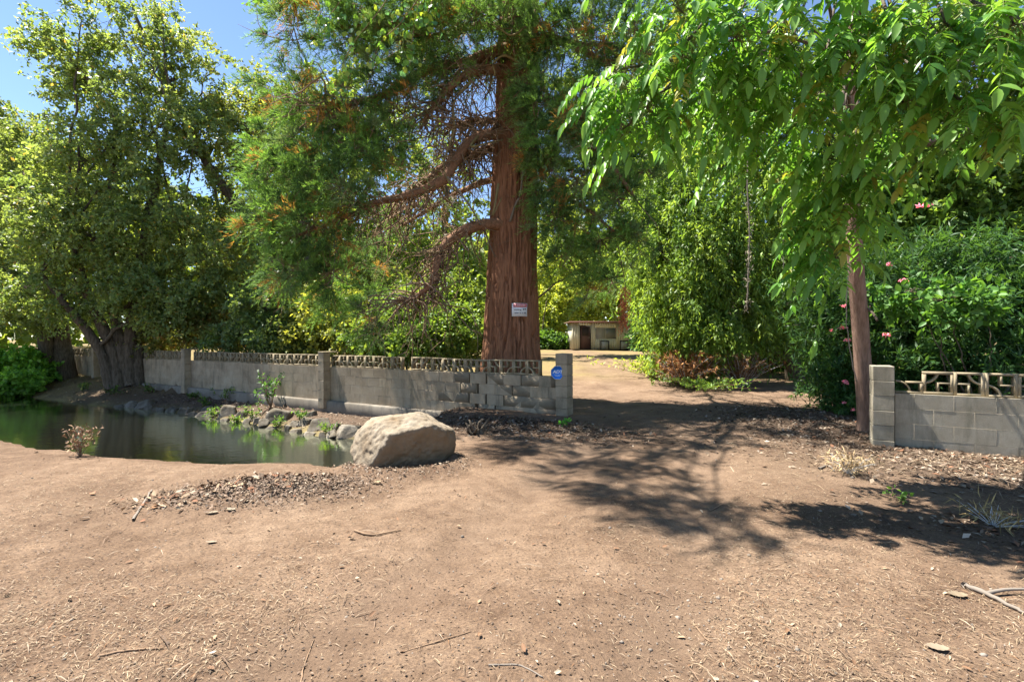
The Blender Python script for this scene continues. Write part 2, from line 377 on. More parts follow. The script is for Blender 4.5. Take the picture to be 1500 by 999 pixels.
# ------------------------------------------------------------------ concrete block walls
def box_mesh(name, sx, sy, sz, bev, mat, rough=0.0, seed=0):
    bm = bmesh.new(); bmesh.ops.create_cube(bm, size=1.0)
    for v in bm.verts: v.co = (v.co.x*sx, v.co.y*sy, v.co.z*sz)
    if bev: bmesh.ops.bevel(bm, geom=bm.edges[:], offset=bev, segments=1, affect='EDGES')
    r = random.Random(seed)
    if rough:
        for v in bm.verts: v.co += Vector((r.uniform(-rough, rough), r.uniform(-rough, rough), r.uniform(-rough, rough)))
    me = bpy.data.meshes.new(name); bm.to_mesh(me); bm.free(); me.materials.append(mat); return me
def mobj(name, me, parent, loc, rot=(0, 0, 0), scale=(1, 1, 1)):
    o = bpy.data.objects.new(name, me); col.objects.link(o); o.parent = parent; o.location = tuple(loc); o.rotation_euler = rot; o.scale = scale; return o
def screen_mesh(name, mat, a=.298, d=.10):
    """pierced block: rim, a quarter ring in one quadrant, two half bars in the opposite ones"""
    mb = MB(); h = a/2; w = .027
    for u0, u1, v0, v1 in ((-h, -h+w*1.25, -h, h), (h-w*1.25, h, -h, h), (-h+w*1.25, h-w*1.25, -h, -h+w), (-h+w*1.25, h-w*1.25, h-w, h)):
        mb.box((u0, -d/2, v0), (u1, d/2, v1))
    e = d/2 - .004
    mb.box((-.011, -e, -h+w), (.011, e, -.011)); mb.box((-.011, -e, -.011), (h-w*1.25, e, .011))
    r0, r1, n = h-.012, h+.012, 7
    an = np.linspace(0, np.pi/2, n); cx, cz = -h, h
    V = []
    for q in an:
        for rr in (r0, r1):
            for yy in (-e+.003, e-.003): V.append((cx + rr*math.cos(q), yy, cz - rr*math.sin(q)))
    Q = []
    for q in range(n-1):
        b0, b1 = q*4, (q+1)*4
        Q += [(b0, b0+2, b1+2, b1), (b0+1, b1+1, b1+3, b0+3), (b0, b1, b1+1, b0+1), (b0+2, b0+3, b1+3, b1+2)]
    mb.add(V, Q); me = mb.build(name, mat); m = me.data; bpy.data.objects.remove(me); return m
SCREEN = screen_mesh('screen_block', M['screen'])
BLK = box_mesh('block', .395, .19, .211, .004, M['block'], .0015, 1); HALF = box_mesh('half_block', .195, .19, .211, .004, M['block'], .0015, 2)
BLKG = box_mesh('block', .397, .19, .2125, 0, M['block_grey'], .0012, 3); HALFG = box_mesh('half_block', .197, .19, .2125, 0, M['block_grey'], .0012, 4)
BLKF = box_mesh('block', .397, .19, .2125, 0, M['block'], .0012, 8)

wall = empty('block_wall', (W0[0], W0[1], 0), TH, 'long beige concrete block wall with pierced screen blocks on top beside the canal', 'wall')
rw = random.Random(3); CH = .215; ZT = .72; WLEN = 28.0
mort = MB()
def gap_at(c, s):
    """crack widths (metres) opened in course c (0 = top) at joint position s"""
    for pos, wd in (((2.24, .03), (1.84, .036), (1.03, .012)), ((2.44, .012), (2.03, .065), (1.23, .02)), ((2.24, .035), (1.84, .042), (1.43, .015)), ((2.02, .095), (1.62, .03)))[c]:
        if abs(s - pos) < .14: return wd
    return 0
for c in range(4):
    zc = ZT - CH*(c + .5); s = .22; first = True; off = 0.0; seg0 = s
    k = 0
    while s < WLEN:
        half = (k == 0 and c % 2 == 1); L = .2 if half else .4
        j = 1.0 if s < 3.2 else .12
        o = mobj('half_block' if half else 'block', HALF if half else (BLK if s < 3.4 else BLKF), wall,
                 (s + L/2, -.095 + rw.uniform(-.006, .006)*j, zc + rw.uniform(-.002, .002)*j), (rw.uniform(-.012, .012)*j, rw.uniform(-.004, .004)*j, rw.uniform(-.012, .012)*j))
        s += L; k += 1
        g = gap_at(c, s)
        if g or s >= WLEN:
            mort.box((seg0, -.1, zc - CH/2), (s - (.006 if g else 0), -.0035, zc + CH/2)); s += g; seg0 = s + .006
mort.box((.21, -.184, ZT - CH*4), (WLEN, -.101, ZT - .002))
mort.build('mortar', M['mortar'], wall)
# pierced blocks along the top, with the one that has fallen out
for k in range(92):
    s = .62 + .302*k
    if 11 == k: continue
    if abs(s - 6.75) < .16 or abs(s - 13.45) < .16 or abs(s - 20.2) < .16: continue
    sag = .012*math.sin(k*.9) + (-.02*math.sin((k)/10*math.pi) if k < 11 else 0)
    o = mobj('screen_block', SCREEN, wall, (s + .15, -.095 + rw.uniform(-.008, .008), ZT + .153 + sag*.5), (0, R(90)*rw.randrange(4), 0))
    o.rotation_euler.z = rw.uniform(-.02, .02)
# posts that stand in front of the wall, stacked from blocks
PB = box_mesh('post_block', .215, .21, .236, .008, M['block'], .002, 5)
for sp in (6.75, 13.45, 20.2):
    for q in range(6):
        mobj('post_block', PB, wall, (sp + rw.uniform(-.003, .003), (.107 if q < 5 else .106) + rw.uniform(-.003, .003), -.33 + .236*(q + .5) - .0))
    cap = mobj('post_cap', box_mesh('post_cap', .225, .42, .03, .008, M['screen'], .002, 6), wall, (sp, .01, -.33 + .236*6 + .017))
EB = box_mesh('pillar_block', .235, .30, .206, .008, M['block'], .002, 7)
for q in range(6):
    mobj('pillar_block', EB, wall, (.102 + rw.uniform(-.003, .003), -.05 + rw.uniform(-.004, .004), -.08 + .2085*(q + .5)))
# cast footing under the wall
n = 120; sv = np.linspace(1.0, 19, n); V, Qf = [], []
for a, s in enumerate(sv):
    w1 = .02*(vn(s*2.2, 1.0) - .5); w2 = .05*(vn(s*1.4, 5.0) - .5)
    lift = np.interp(s, [1, 2.0, 3], [-.06, 0, 0])
    V += [(s, -.2, -.144), (s, .10 + w1, -.147 + w1*.4 + lift), (s, .125 + w1, -.18 + lift), (s, .13 + w1 + w2*.5, -.46 + w2), (s, .05, -.62)]
for a in range(n-1):
    for b in range(4): Qf.append((a*5+b, a*5+b+1, (a+1)*5+b+1, (a+1)*5+b))
ft = mesh_np('footing', np.array(V), [np.array(Qf), np.array([(0, 1, 2, 3, 4), tuple(range((n-1)*5+4, (n-1)*5-1, -1))])], M['footing'], wall)
mb = MB(); mb.tube(spline([(.36, -.09, ZT), (.37, -.09, ZT+.05), (.34, -.08, ZT+.085), (.29, -.08, ZT+.075), (.28, -.08, ZT+.05)], 14), .006, 5)
mb.build('reinforcing_hook', mat_plain('rust', (.16, .075, .04), .9), wall)

# right wall
RWO = P(1278, 653, 6.51)[:2]
rwall = empty('block_wall', (RWO[0], RWO[1], 0), TH, 'grey concrete block wall with pierced top at the right of the driveway', 'wall')
for q in range(6):
    mobj('pillar_block', box_mesh('pillar_block', .235, .31, .198, .006, M['block_grey'], .002, 20+q), rwall, (-.118 + rw.uniform(-.003, .003), -.13 + rw.uniform(-.003, .003), -.11 + .2*(q + .5)))
mortr = MB()
for c in range(5):
    zc = ZT - .2 * (c + .5)
    s = -.26; k = 0
    while s > -5.2:
        half = (k == 0 and c % 2 == 0); L = .2 if half else .4
        mobj('half_block' if half else 'block', HALFG if half else BLKG, rwall, (s - L/2, -.195 + rw.uniform(-.0015, .0015), zc), (rw.uniform(-.004, .004), 0, rw.uniform(-.003, .003)), (1, 1, .93))
        s -= L; k += 1
mortr.box((-5.2, -.285, ZT - 1.0), (-.245, -.1015, ZT - .002)); mortr.build('mortar', M['mortar_grey'], rwall)
hb = MB(); h_ = .149; w_ = .027
for a_, b_ in (((-h_, -.05, -h_), (h_, .05, -h_+w_)), ((-.02, -.05, -.012), (h_, .05, .012)), ((h_-.03, -.05, -h_+w_), (h_, .05, -.0125))): hb.box(a_, b_)
an = np.linspace(0, 1.5, 7); hb.tube([(-h_+.02+ (.15)*math.sin(q), 0, -h_+w_+.135*math.cos(q)) for q in an], .014, 6)
o = hb.build('broken_screen_block', M['screen'], rwall); o.location = (-.41, -.195, ZT + .152)
o.rotation_euler = (0, 0, math.pi); 
for k, q in enumerate((1, 0, 2, 3, 1, 2, 0, 1, 3, 2, 0, 1, 2, 0)):
    mobj('screen_block', SCREEN, rwall, (-.715 - .302*k, -.195 + rw.uniform(-.003, .003), ZT + .153), (0, R(90)*q, 0))

# ------------------------------------------------------------------ signs
def octagon(mb, r, y0, y1, c=None, yc=(0, 0)):
    a = np.arange(8)*np.pi/4 + np.pi/8
    V = [(r*math.cos(q), y, r*math.sin(q)) for y in (y0, y1) for q in a]
    mb.V.append(np.array(V)); mb.C.append(np.tile(np.array((.5, .5, .5)), (16, 1)))
    b = mb.n; mb.n += 16
    mb.Q += [np.array([(b+k, b+(k+1) % 8, b+8+(k+1) % 8, b+8+k) for k in range(8)]), ]
    mb.Q.append(np.array([(b, b+1, b+2, b+3), (b, b+3, b+4, b+7), (b+4, b+5, b+6, b+7), (b+11, b+10, b+9, b+8), (b+15, b+12, b+11, b+8), (b+15, b+14, b+13, b+12)]))
def text(name, body, size, mat, parent, loc, shear=0.0, sx=1.0):
    cu = bpy.data.curves.new(name, 'FONT'); cu.body = body; cu.size = size; cu.align_x = 'CENTER'; cu.align_y = 'CENTER'; cu.extrude = .0008; cu.shear = shear; cu.offset = .002
    o = bpy.data.objects.new(name, cu); me = bpy.data.meshes.new_from_object(o); bpy.data.objects.remove(o); me.materials.clear(); me.materials.append(mat); o = bpy.data.objects.new(name, me); col.objects.link(o); o.parent = parent; o.location = loc; o.rotation_euler = (R(90), 0, 0); o.scale = (sx, 1, 1); return o
M['sign_blue'] = mat_plain('sign_blue', (.035, .20, .72), .4, .08); M['sign_white'] = mat_plain('sign_white', (.74, .75, .76), .5, .05)
M['sign_red'] = mat_plain('sign_red', (.62, .14, .16), .5, .12); M['sign_pink'] = mat_plain('sign_pink', (.74, .45, .45), .5, .1); M['sign_grey'] = mat_plain('sign_grey', (.24, .24, .25), .6, .2); M['sign_black'] = mat_plain('sign_black', (.03, .025, .02), .6, .2)
sx_, sy_ = xy(.165, .125)
adt = empty('security_sign', (sx_, sy_, .81), TH + math.pi + R(22), 'blue octagonal security sign lettered ADT on the end pillar of the wall', 'sign')
mb = MB(); octagon(mb, .137, 0, .008); mb.build('rim', M['sign_white'], adt)
mb = MB(); octagon(mb, .128, -.004, -.0005); mb.build('face', M['sign_blue'], adt)
text('lettering', 'ADT', .082, M['sign_white'], adt, (0, -.0055, .015), .2, 1.1)
M['sign_pale'] = mat_plain('sign_pale', (.45, .6, .82), .5, .05)
for a_, b_, z_ in ((-.062, -.01, -.045), (.0, .058, -.045), (-.045, .045, -.064)):
    mb = MB(); mb.box((a_, -.0052, z_-.005), (b_, -.0042, z_+.005)); mb.build('small_print', M['sign_pale'], adt)
mb = MB(); mb.box((-.02, .009, -.05), (.02, .06, .05)); mb.build('bracket', mat_plain('metal', (.25, .25, .25), .5, .1, .8), adt)

# ------------------------------------------------------------------ leaves
DIA = (np.array([(0, 0, 0), (.45, .5, .10), (1, 0, -.04), (.45, -.5, .10)]), [(0, 1, 2, 3)])
HEX = (np.array([(0, 0, 0), (.28, .46, .09), (.68, .40, .06), (1, 0, -.10), (.68, -.40, .06), (.28, -.46, .09)]), [(0, 1, 2, 3), (0, 3, 4, 5)])
RND = (np.array([(0, 0, 0), (.12, .42, .05), (.5, .52, .05), (.8, .34, 0), (1, 0, -.06), (.8, -.34, 0), (.5, -.52, .05), (.12, -.42, .05)]), [(0, 1, 2, 3), (0, 3, 4, 5), (0, 5, 6, 7)])
BLD = (np.array([(0, .5, 0), (1, 0, 0), (0, -.5, 0)]), [(0, 1, 2)])
LAN = (np.array([(0, 0, 0), (.4, .5, .06), (1, 0, -.10), (.4, -.5, .06)]), [(0, 1, 2, 3)])
def leaf_arrays(Pp, D, N, L, W, tm):
    tv, tf = tm; D = nz(D); S = nz(np.cross(D, N)); N2 = np.cross(S, D); n = len(Pp)
    L = np.broadcast_to(L, (n,)); W = np.broadcast_to(W, (n,))
    V = (Pp[:, None] + D[:, None]*(L[:, None]*tv[:, 0])[..., None] + S[:, None]*(W[:, None]*tv[:, 1])[..., None] + N2[:, None]*(L[:, None]*tv[:, 2])[..., None])
    F_ = (np.arange(n)[:, None, None]*len(tv) + np.array(tf)[None]).reshape(-1, len(tf[0]))
    return V.reshape(-1, 3), F_
def leaves(name, Pp, D, N, L, W, c, tm, mat, parent=None):
    V, F_ = leaf_arrays(Pp, D, N, L, W, tm)
    return mesh_np(name, V, F_, mat, parent, np.repeat(c, len(tm[0]), 0))
def colours(r, idx, nc, a, b, k=.6, v=.22, dead=None, pd=0.0):
    """leaf colours between a and b; k = how much the whole spray shares its tone"""
    m = np.clip(k*r.random(nc)[idx] + (1-k)*r.random(len(idx)), 0, 1)[:, None]
    c = np.asarray(a)*(1-m) + np.asarray(b)*m
    c = c*(1 + r.normal(0, v, (len(idx), 1)))
    if dead is not None:
        q = r.random(len(idx)) < pd; c[q] = np.asarray(dead)*(1 + r.normal(0, .2, (q.sum(), 1)))
    return np.clip(c, .004, .8)
def px_lobes(L):
    """(px, py, depth Y, radius px, radius py, radius in depth m, sprays) -> centres, radii, counts"""
    return [(P(a, b, y), np.array([ra*y/F, rd, rb*y/F]), n) for a, b, y, ra, rb, rd, n in L]
def spray_centres(r, lobes, rmin=.35):
    C, O, B, I = [], [], [], []
    for k, (c, rad, n) in enumerate(lobes):
        d = nz(r.normal(0, 1, (n, 3))); q = r.uniform(rmin**2, 1, n)**.5*(1 + r.normal(0, .13, n))
        C.append(c + d*rad*q[:, None]); O.append(nz(d/rad*rad.mean())); B.append(np.tile(c, (n, 1))); I.append(np.full(n, k))
    return np.vstack(C), np.vstack(O), np.vstack(B), np.concatenate(I)
def spray_leaves(r, C, O, nt, nl, tl, droop=.25, spread=.9, up=.15, jit=.03):
    """nt twigs on each spray centre, nl leaves on each twig"""
    n = len(C)
    td = nz(O[:, None]*.8 + r.normal(0, spread, (n, nt, 3)) + np.array([0, 0, up - droop]))
    ln = tl*r.uniform(.6, 1.25, (n, nt, 1))
    u = r.uniform(.08, 1, (n, nt, nl, 1))
    p = C[:, None, None] + td[:, :, None]*(ln[:, :, None]*u) + np.array([0, 0, -1.0])*droop*ln[:, :, None]*u**2 + r.normal(0, jit, (n, nt, nl, 3))
    d = nz(td[:, :, None]*.5 + r.normal(0, .75, (n, nt, nl, 3)) + np.array([0, 0, -droop]))
    N = nz(r.normal(0, .7, (n, nt, nl, 3)) + O[:, None, None]*.55 + np.array([0, 0, .55]))
    idx = np.repeat(np.arange(n), nt*nl)
    return p.reshape(-1, 3), d.reshape(-1, 3), N.reshape(-1, 3), idx
def wood(mb, r, trunk, tr, lobes, C=None, B=None, limb_r=.05, twig_r=.008, seg=9):
    """tapering trunk, limbs to every lobe, twigs to the sprays"""
    tp = spline(trunk, 26); rr = np.interp(np.linspace(0, 1, 26), np.linspace(0, 1, len(tr)), tr)
    mb.tube(tp + r.normal(0, .012, tp.shape), rr*(1 + r.normal(0, .03, 26)), seg)
    for c, rad, n in lobes:
        h = np.hypot(*(tp[:, :2] - c[:2]).T); cost = np.abs(tp[:, 2] - (c[2] - .55*h)); cost[:6] += 5; q = int(np.argmin(cost + .25*h))
        r0 = min(rr[q]*.75, limb_r*1.5)
        pp = path(tp[q], c, 10, .10*np.linalg.norm(c - tp[q]), .06, r); mb.tube(pp, np.linspace(r0, limb_r*.35, 10), 6)
    if C is not None:
        for a, b in zip(B, C):
            f = r.uniform(0, .45); st_ = a + (b - a)*f*r.uniform(.2, .8)
            mb.tube(path(st_, b, 4, .05, .04, r), np.linspace(twig_r, twig_r*.4, 4), 3, cap=False)
def tree(name, label, cat, seed, trunks, lobes, a, b, nt, nl, tl, L, W, tm=DIA, mat='leaf', bark='bark_grey', group=None, droop=.25, spread=.9, limb_r=.06,
         twig_r=.008, k=.6, v=.22, dead=None, pd=0.0, rmin=.35, up=.15, part='trunk', NX=1.4, LX=1.28):
    r = np.random.default_rng(seed); LB = px_lobes(lobes) if not isinstance(lobes[0][0], np.ndarray) else lobes
    LB = [(c, q, int(n*NX)) for c, q, n in LB]; L = L*LX; base = np.array(trunks[0][0][0]); root = empty(name, base, 0, label, cat, group)
    C, O, B, I = spray_centres(r, LB, rmin)
    mb = MB()
    for q, (tp, tr) in enumerate(trunks):
        mine = [lb for w_, lb in enumerate(LB) if w_ % len(trunks) == q] if len(trunks) > 1 else LB
        wood(mb, r, tp, tr, mine, C if q == 0 else None, B, limb_r, twig_r)
    t_ = mb.build(part, M[bark], None, True)
    p, d, N, idx = spray_leaves(r, C, O, nt, nl, tl, droop, spread, up)
    n = len(p); l_ = L*r.uniform(.6, 1.25, n)
    c_ = leaves('crown', p, d, N, l_, l_*W, colours(r, idx, len(C), a, b, k, v, dead, pd), tm, M[mat]); c_['kind'] = 'stuff'
    child_world(root, [t_, c_]); return root

# ------------------------------------------------------------------ trees on the left bank
G_OAK = ((.072, .118, .042), (.160, .205, .078))
G_GREY = ((.055, .090, .038), (.115, .155, .065))
def gp(px, Y): x = (px-750)/F*Y; return np.array([x, Y, gz(x, Y) - .05])
b = gp(176, 17.0)
tree('bank_tree', 'tall multi-stemmed grey-barked tree leaning over the canal in front of the wall', 'tree', 11,
     [([b, P(168, 520, 17), P(150, 480, 16.9), P(125, 420, 16.6), P(100, 330, 16.4)], (.25, .20, .17, .14, .07)),
      ([b + (.1, .1, 0), P(180, 515, 17.1), P(168, 460, 17.0), P(160, 350, 17), P(170, 180, 17)], (.22, .19, .17, .13, .06)),
      ([b + (.35, .1, 0), P(190, 515, 17.2), P(196, 460, 17.2), P(215, 330, 17.2), P(250, 160, 17.4)], (.25, .22, .2, .15, .06)),
      ([b + (-.2, -.1, 0), P(150, 520, 16.8), P(122, 478, 16.5), P(90, 440, 16.2), P(60, 400, 16)], (.24, .16, .14, .10, .05)),
      ([b + (.5, .2, 0), P(203, 505, 17.4), P(222, 480, 17.6), P(250, 440, 17.7), P(270, 380, 17.6)], (.24, .2, .16, .1, .05))],
     [(150, 350, 16.6, 95, 75, 1.6, 60), (75, 330, 16.4, 70, 60, 1.4, 38), (225, 300, 16.8, 80, 75, 1.6, 50), (130, 235, 17, 85, 70, 1.7, 54), (215, 190, 17.2, 75, 70, 1.6, 46),
      (150, 130, 17.2, 70, 60, 1.5, 38), (100, 90, 17, 40, 45, 1.2, 16), (200, 70, 17.4, 60, 50, 1.4, 19), (262, 75, 17.6, 44, 44, 1.3, 10), (165, 25, 17.4, 50, 45, 1.2, 10), (120, 25, 17, 28, 30, .8, 5), (65, 55, 16.8, 38, 18, .7, 8), (235, 15, 17.6, 34, 30, 1.0, 5),
      (305, 140, 17.6, 30, 36, 1.0, 7), (285, 200, 17.4, 45, 55, 1.2, 20), (110, 420, 16.2, 85, 50, 1.4, 36), (215, 420, 16.4, 75, 55, 1.3, 40), (300, 370, 17, 65, 70, 1.3, 36), (265, 440, 16.6, 60, 40, 1.1, 30), (40, 420, 16.4, 55, 50, 1.2, 22)],
     *G_OAK, 7, 17, .62, .105, .55, k=.65, limb_r=.05, pd=.02, dead=(.22, .16, .05))
b = gp(70, 19.3); b2 = gp(95, 19.6)
tree('bank_tree', 'twin-trunked shorter tree at the far left end of the canal', 'tree', 12,
     [([b, P(68, 525, 19.3), P(66, 490, 19.2), P(55, 430, 19), P(35, 330, 19)], (.34, .27, .25, .18, .06)),
      ([b2, P(92, 520, 19.6), P(88, 480, 19.7), P(85, 420, 19.8), P(80, 280, 20)], (.42, .34, .28, .2, .07))],
     [(30, 280, 19.5, 60, 60, 1.8, 48), (-25, 340, 19.5, 60, 70, 1.8, 40), (60, 370, 19, 70, 55, 1.8, 46), (20, 430, 18.6, 60, 45, 1.5, 42), (-30, 440, 19, 50, 45, 1.6, 22), (75, 455, 18.8, 45, 30, 1.2, 24), (45, 215, 20, 55, 45, 1.6, 34), (-10, 240, 20.5, 50, 50, 1.6, 24), (105, 270, 20.4, 50, 60, 1.6, 30)],
     *G_OAK, 7, 15, .6, .115, .55, k=.6, pd=.02, dead=(.2, .15, .05))
b = gp(432, 18.5)
tree('background_tree', 'tree with one long limb leaning left above the wall', 'tree', 13,
     [([b, P(425, 440, 18.5), P(384, 352, 18.3), P(300, 235, 18.2), P(262, 150, 18), P(215, 60, 18), P(190, 0, 18)], (.34, .27, .22, .15, .11, .07, .03)),
      ([P(300, 235, 18.2), P(283, 218, 18), P(265, 205, 18)], (.11, .09, .05)),
      ([b + (.5, .2, 0), P(450, 400, 18.8), P(440, 300, 19), P(420, 200, 19)], (.25, .2, .14, .06))],
     [(345, 250, 18.6, 55, 55, 1.4, 34), (390, 210, 19.5, 60, 65, 1.6, 46), (290, 160, 18.4, 36, 40, 1.1, 9), (400, 150, 20, 55, 40, 1.3, 34), (345, 330, 19.2, 50, 50, 1.2, 34), (350, 175, 19.5, 40, 40, 1.2, 20), (255, 110, 18, 40, 45, 1.2, 8), (350, 420, 18.2, 65, 50, 1.4, 36), (440, 150, 20.5, 45, 40, 1.4, 18), (225, 40, 18, 36, 30, 1.0, 5), (315, 100, 18.2, 20, 28, .8, 4), (465, 250, 20, 50, 70, 1.5, 26)],
     (.078, .118, .038), (.17, .195, .065), 7, 13, .6, .115, .55, k=.6, pd=.04, dead=(.24, .19, .05), rmin=.2)
b = gp(-20, 27)
tree('background_tree', 'pale green tree far behind the canal at the left edge', 'tree', 14, [([b, P(-20, 430, 27), P(-15, 300, 27), P(-10, 190, 27)], (.4, .3, .2, .07))],
     [(10, 230, 27, 55, 60, 2, 40), (-50, 260, 27, 60, 80, 2, 34), (60, 250, 28, 45, 75, 2, 36), (0, 340, 27, 70, 70, 2, 40), (-60, 380, 27, 60, 70, 2, 24), (40, 430, 26, 60, 50, 2, 30), (-5, 165, 27, 10, 30, .8, 6)],
     (.07, .11, .03), (.16, .19, .05), 7, 11, .7, .16, .55)

# leafy ivy bank at the far left and shrubs behind the wall
def shrub(label, seed, px, Y, lobes, a, b, nt=7, nl=12, tl=.4, L=.1, W=.6, group=None, tm=DIA, mat='leaf', droop=.2, name='shrub', cat='shrub', dead=None, pd=0.0, k=.6, sr=1.0):
    base = gp(px, Y); r0 = np.random.default_rng(seed); tops = []
    for q in range(4):
        c = P(lobes[q % len(lobes)][0], lobes[q % len(lobes)][1], lobes[q % len(lobes)][2]); m_ = base*.5 + c*.5 + r0.normal(0, .1, 3)
        tops.append(([base + (r0.uniform(-.1, .1), r0.uniform(-.1, .1), 0), m_, c], (.035*sr, .025*sr, .012*sr)))
    return tree(name, label, cat, seed, tops, lobes, a, b, nt, nl, tl, L, W, tm, mat, 'bark_grey', group, droop, .9, .02, .006, k=k, dead=dead, pd=pd, part='stem')
shrub('bright green ivy mound spilling to the water at the far left', 31, 15, 18.5, [(8, 535, 18.5, 52, 24, 1.2, 90), (-45, 540, 18.5, 45, 26, 1.2, 60), (20, 560, 17.6, 42, 14, .8, 60), (-20, 570, 17.2, 40, 14, .8, 50), (45, 545, 18.6, 20, 14, .6, 26)],
      (.07, .17, .03), (.17, .30, .05), 6, 12, .32, .11, .8, name='ivy_mound', cat='ivy')
SG = 'shrubs behind the canal wall'
shrub('olive shrub behind the wall right of the multi-stemmed tree', 32, 300, 18, [(270, 480, 17.6, 60, 35, 1.2, 60), (330, 470, 18, 60, 40, 1.2, 60), (225, 500, 18, 40, 25, 1, 26)], (.05, .085, .025), (.15, .15, .05), group=SG, dead=(.22, .15, .06), pd=.12, nl=9)
shrub('blue-green drooping shrub above the wall left of the middle post', 33, 400, 16, [(390, 450, 15.6, 55, 45, 1.1, 60), (420, 495, 15.2, 50, 25, .9, 50), (350, 495, 16, 45, 20, .9, 34)], (.045, .085, .032), (.11, .15, .055), group=SG)
shrub('sunlit yellow-green shrub above the wall right of the middle post', 34, 490, 15.4, [(480, 450, 15.2, 50, 40, 1.0, 56), (520, 490, 14.8, 45, 30, .8, 50), (455, 495, 15.2, 35, 22, .8, 30)], (.08, .12, .025), (.22, .23, .055), group=SG, nl=9)
shrub('glossy green shrub against the screen blocks left of the redwood', 35, 600, 13.8, [(565, 490, 13.6, 50, 32, .8, 60), (620, 500, 13.2, 50, 26, .7, 56), (665, 485, 13.8, 40, 35, .8, 46), (600, 450, 14.6, 60, 35, .9, 46)], (.045, .10, .022), (.15, .21, .045), group=SG, tm=HEX, L=.095, mat='leaf_gloss', nl=8)
shrub('dark shrub in shade just left of the redwood trunk', 36, 690, 15.5, [(680, 455, 15.5, 45, 45, .9, 50), (640, 430, 16, 50, 40, 1, 40), (700, 495, 15, 30, 25, .7, 30)], (.03, .065, .016), (.13, .18, .04), group=SG, nl=9)
shrub('pale shrub beyond the wall under the leaning limb', 37, 545, 19, [(540, 420, 19, 70, 55, 1.3, 60), (460, 410, 20, 60, 60, 1.4, 50)], (.07, .11, .03), (.17, .19, .05), group=SG, nl=9, L=.12)
# taller trees that close the view behind the redwood
for sd, lab, px, Y, LB in (
    (41, 'tall tree behind the wall to the left of the redwood', 520, 27, [(500, 330, 26, 75, 80, 2.2, 60), (430, 260, 27, 60, 80, 2, 40), (560, 240, 27, 70, 90, 2.2, 46), (500, 150, 28, 55, 60, 2, 24), (590, 380, 26, 70, 60, 2, 50)]),
    (42, 'tall tree seen through the bare limbs of the redwood', 660, 30, [(650, 400, 29, 75, 50, 2.2, 60), (640, 320, 30, 55, 50, 2, 20), (690, 280, 31, 50, 60, 2, 12), (620, 200, 31, 60, 80, 2.2, 24), (700, 430, 28, 60, 40, 2, 40)]),
    (43, 'tall tree behind the redwood to its right', 765, 33, [(830, 330, 32, 75, 80, 2.4, 60), (900, 250, 32, 70, 90, 2.4, 50), (810, 200, 33, 60, 80, 2.4, 30), (870, 130, 34, 80, 80, 2.4, 36), (880, 390, 31, 60, 50, 2, 46)])):
    b = gp(px, Y)
    tree('background_tree', lab, 'tree', sd, [([b, P(px, 430, Y), P(px-8, 330, Y), P(px+5, 180, Y)], (.4, .3, .22, .08))], LB, (.06, .115, .03), (.18, .23, .055), 7, 9, .9, .22, .55)

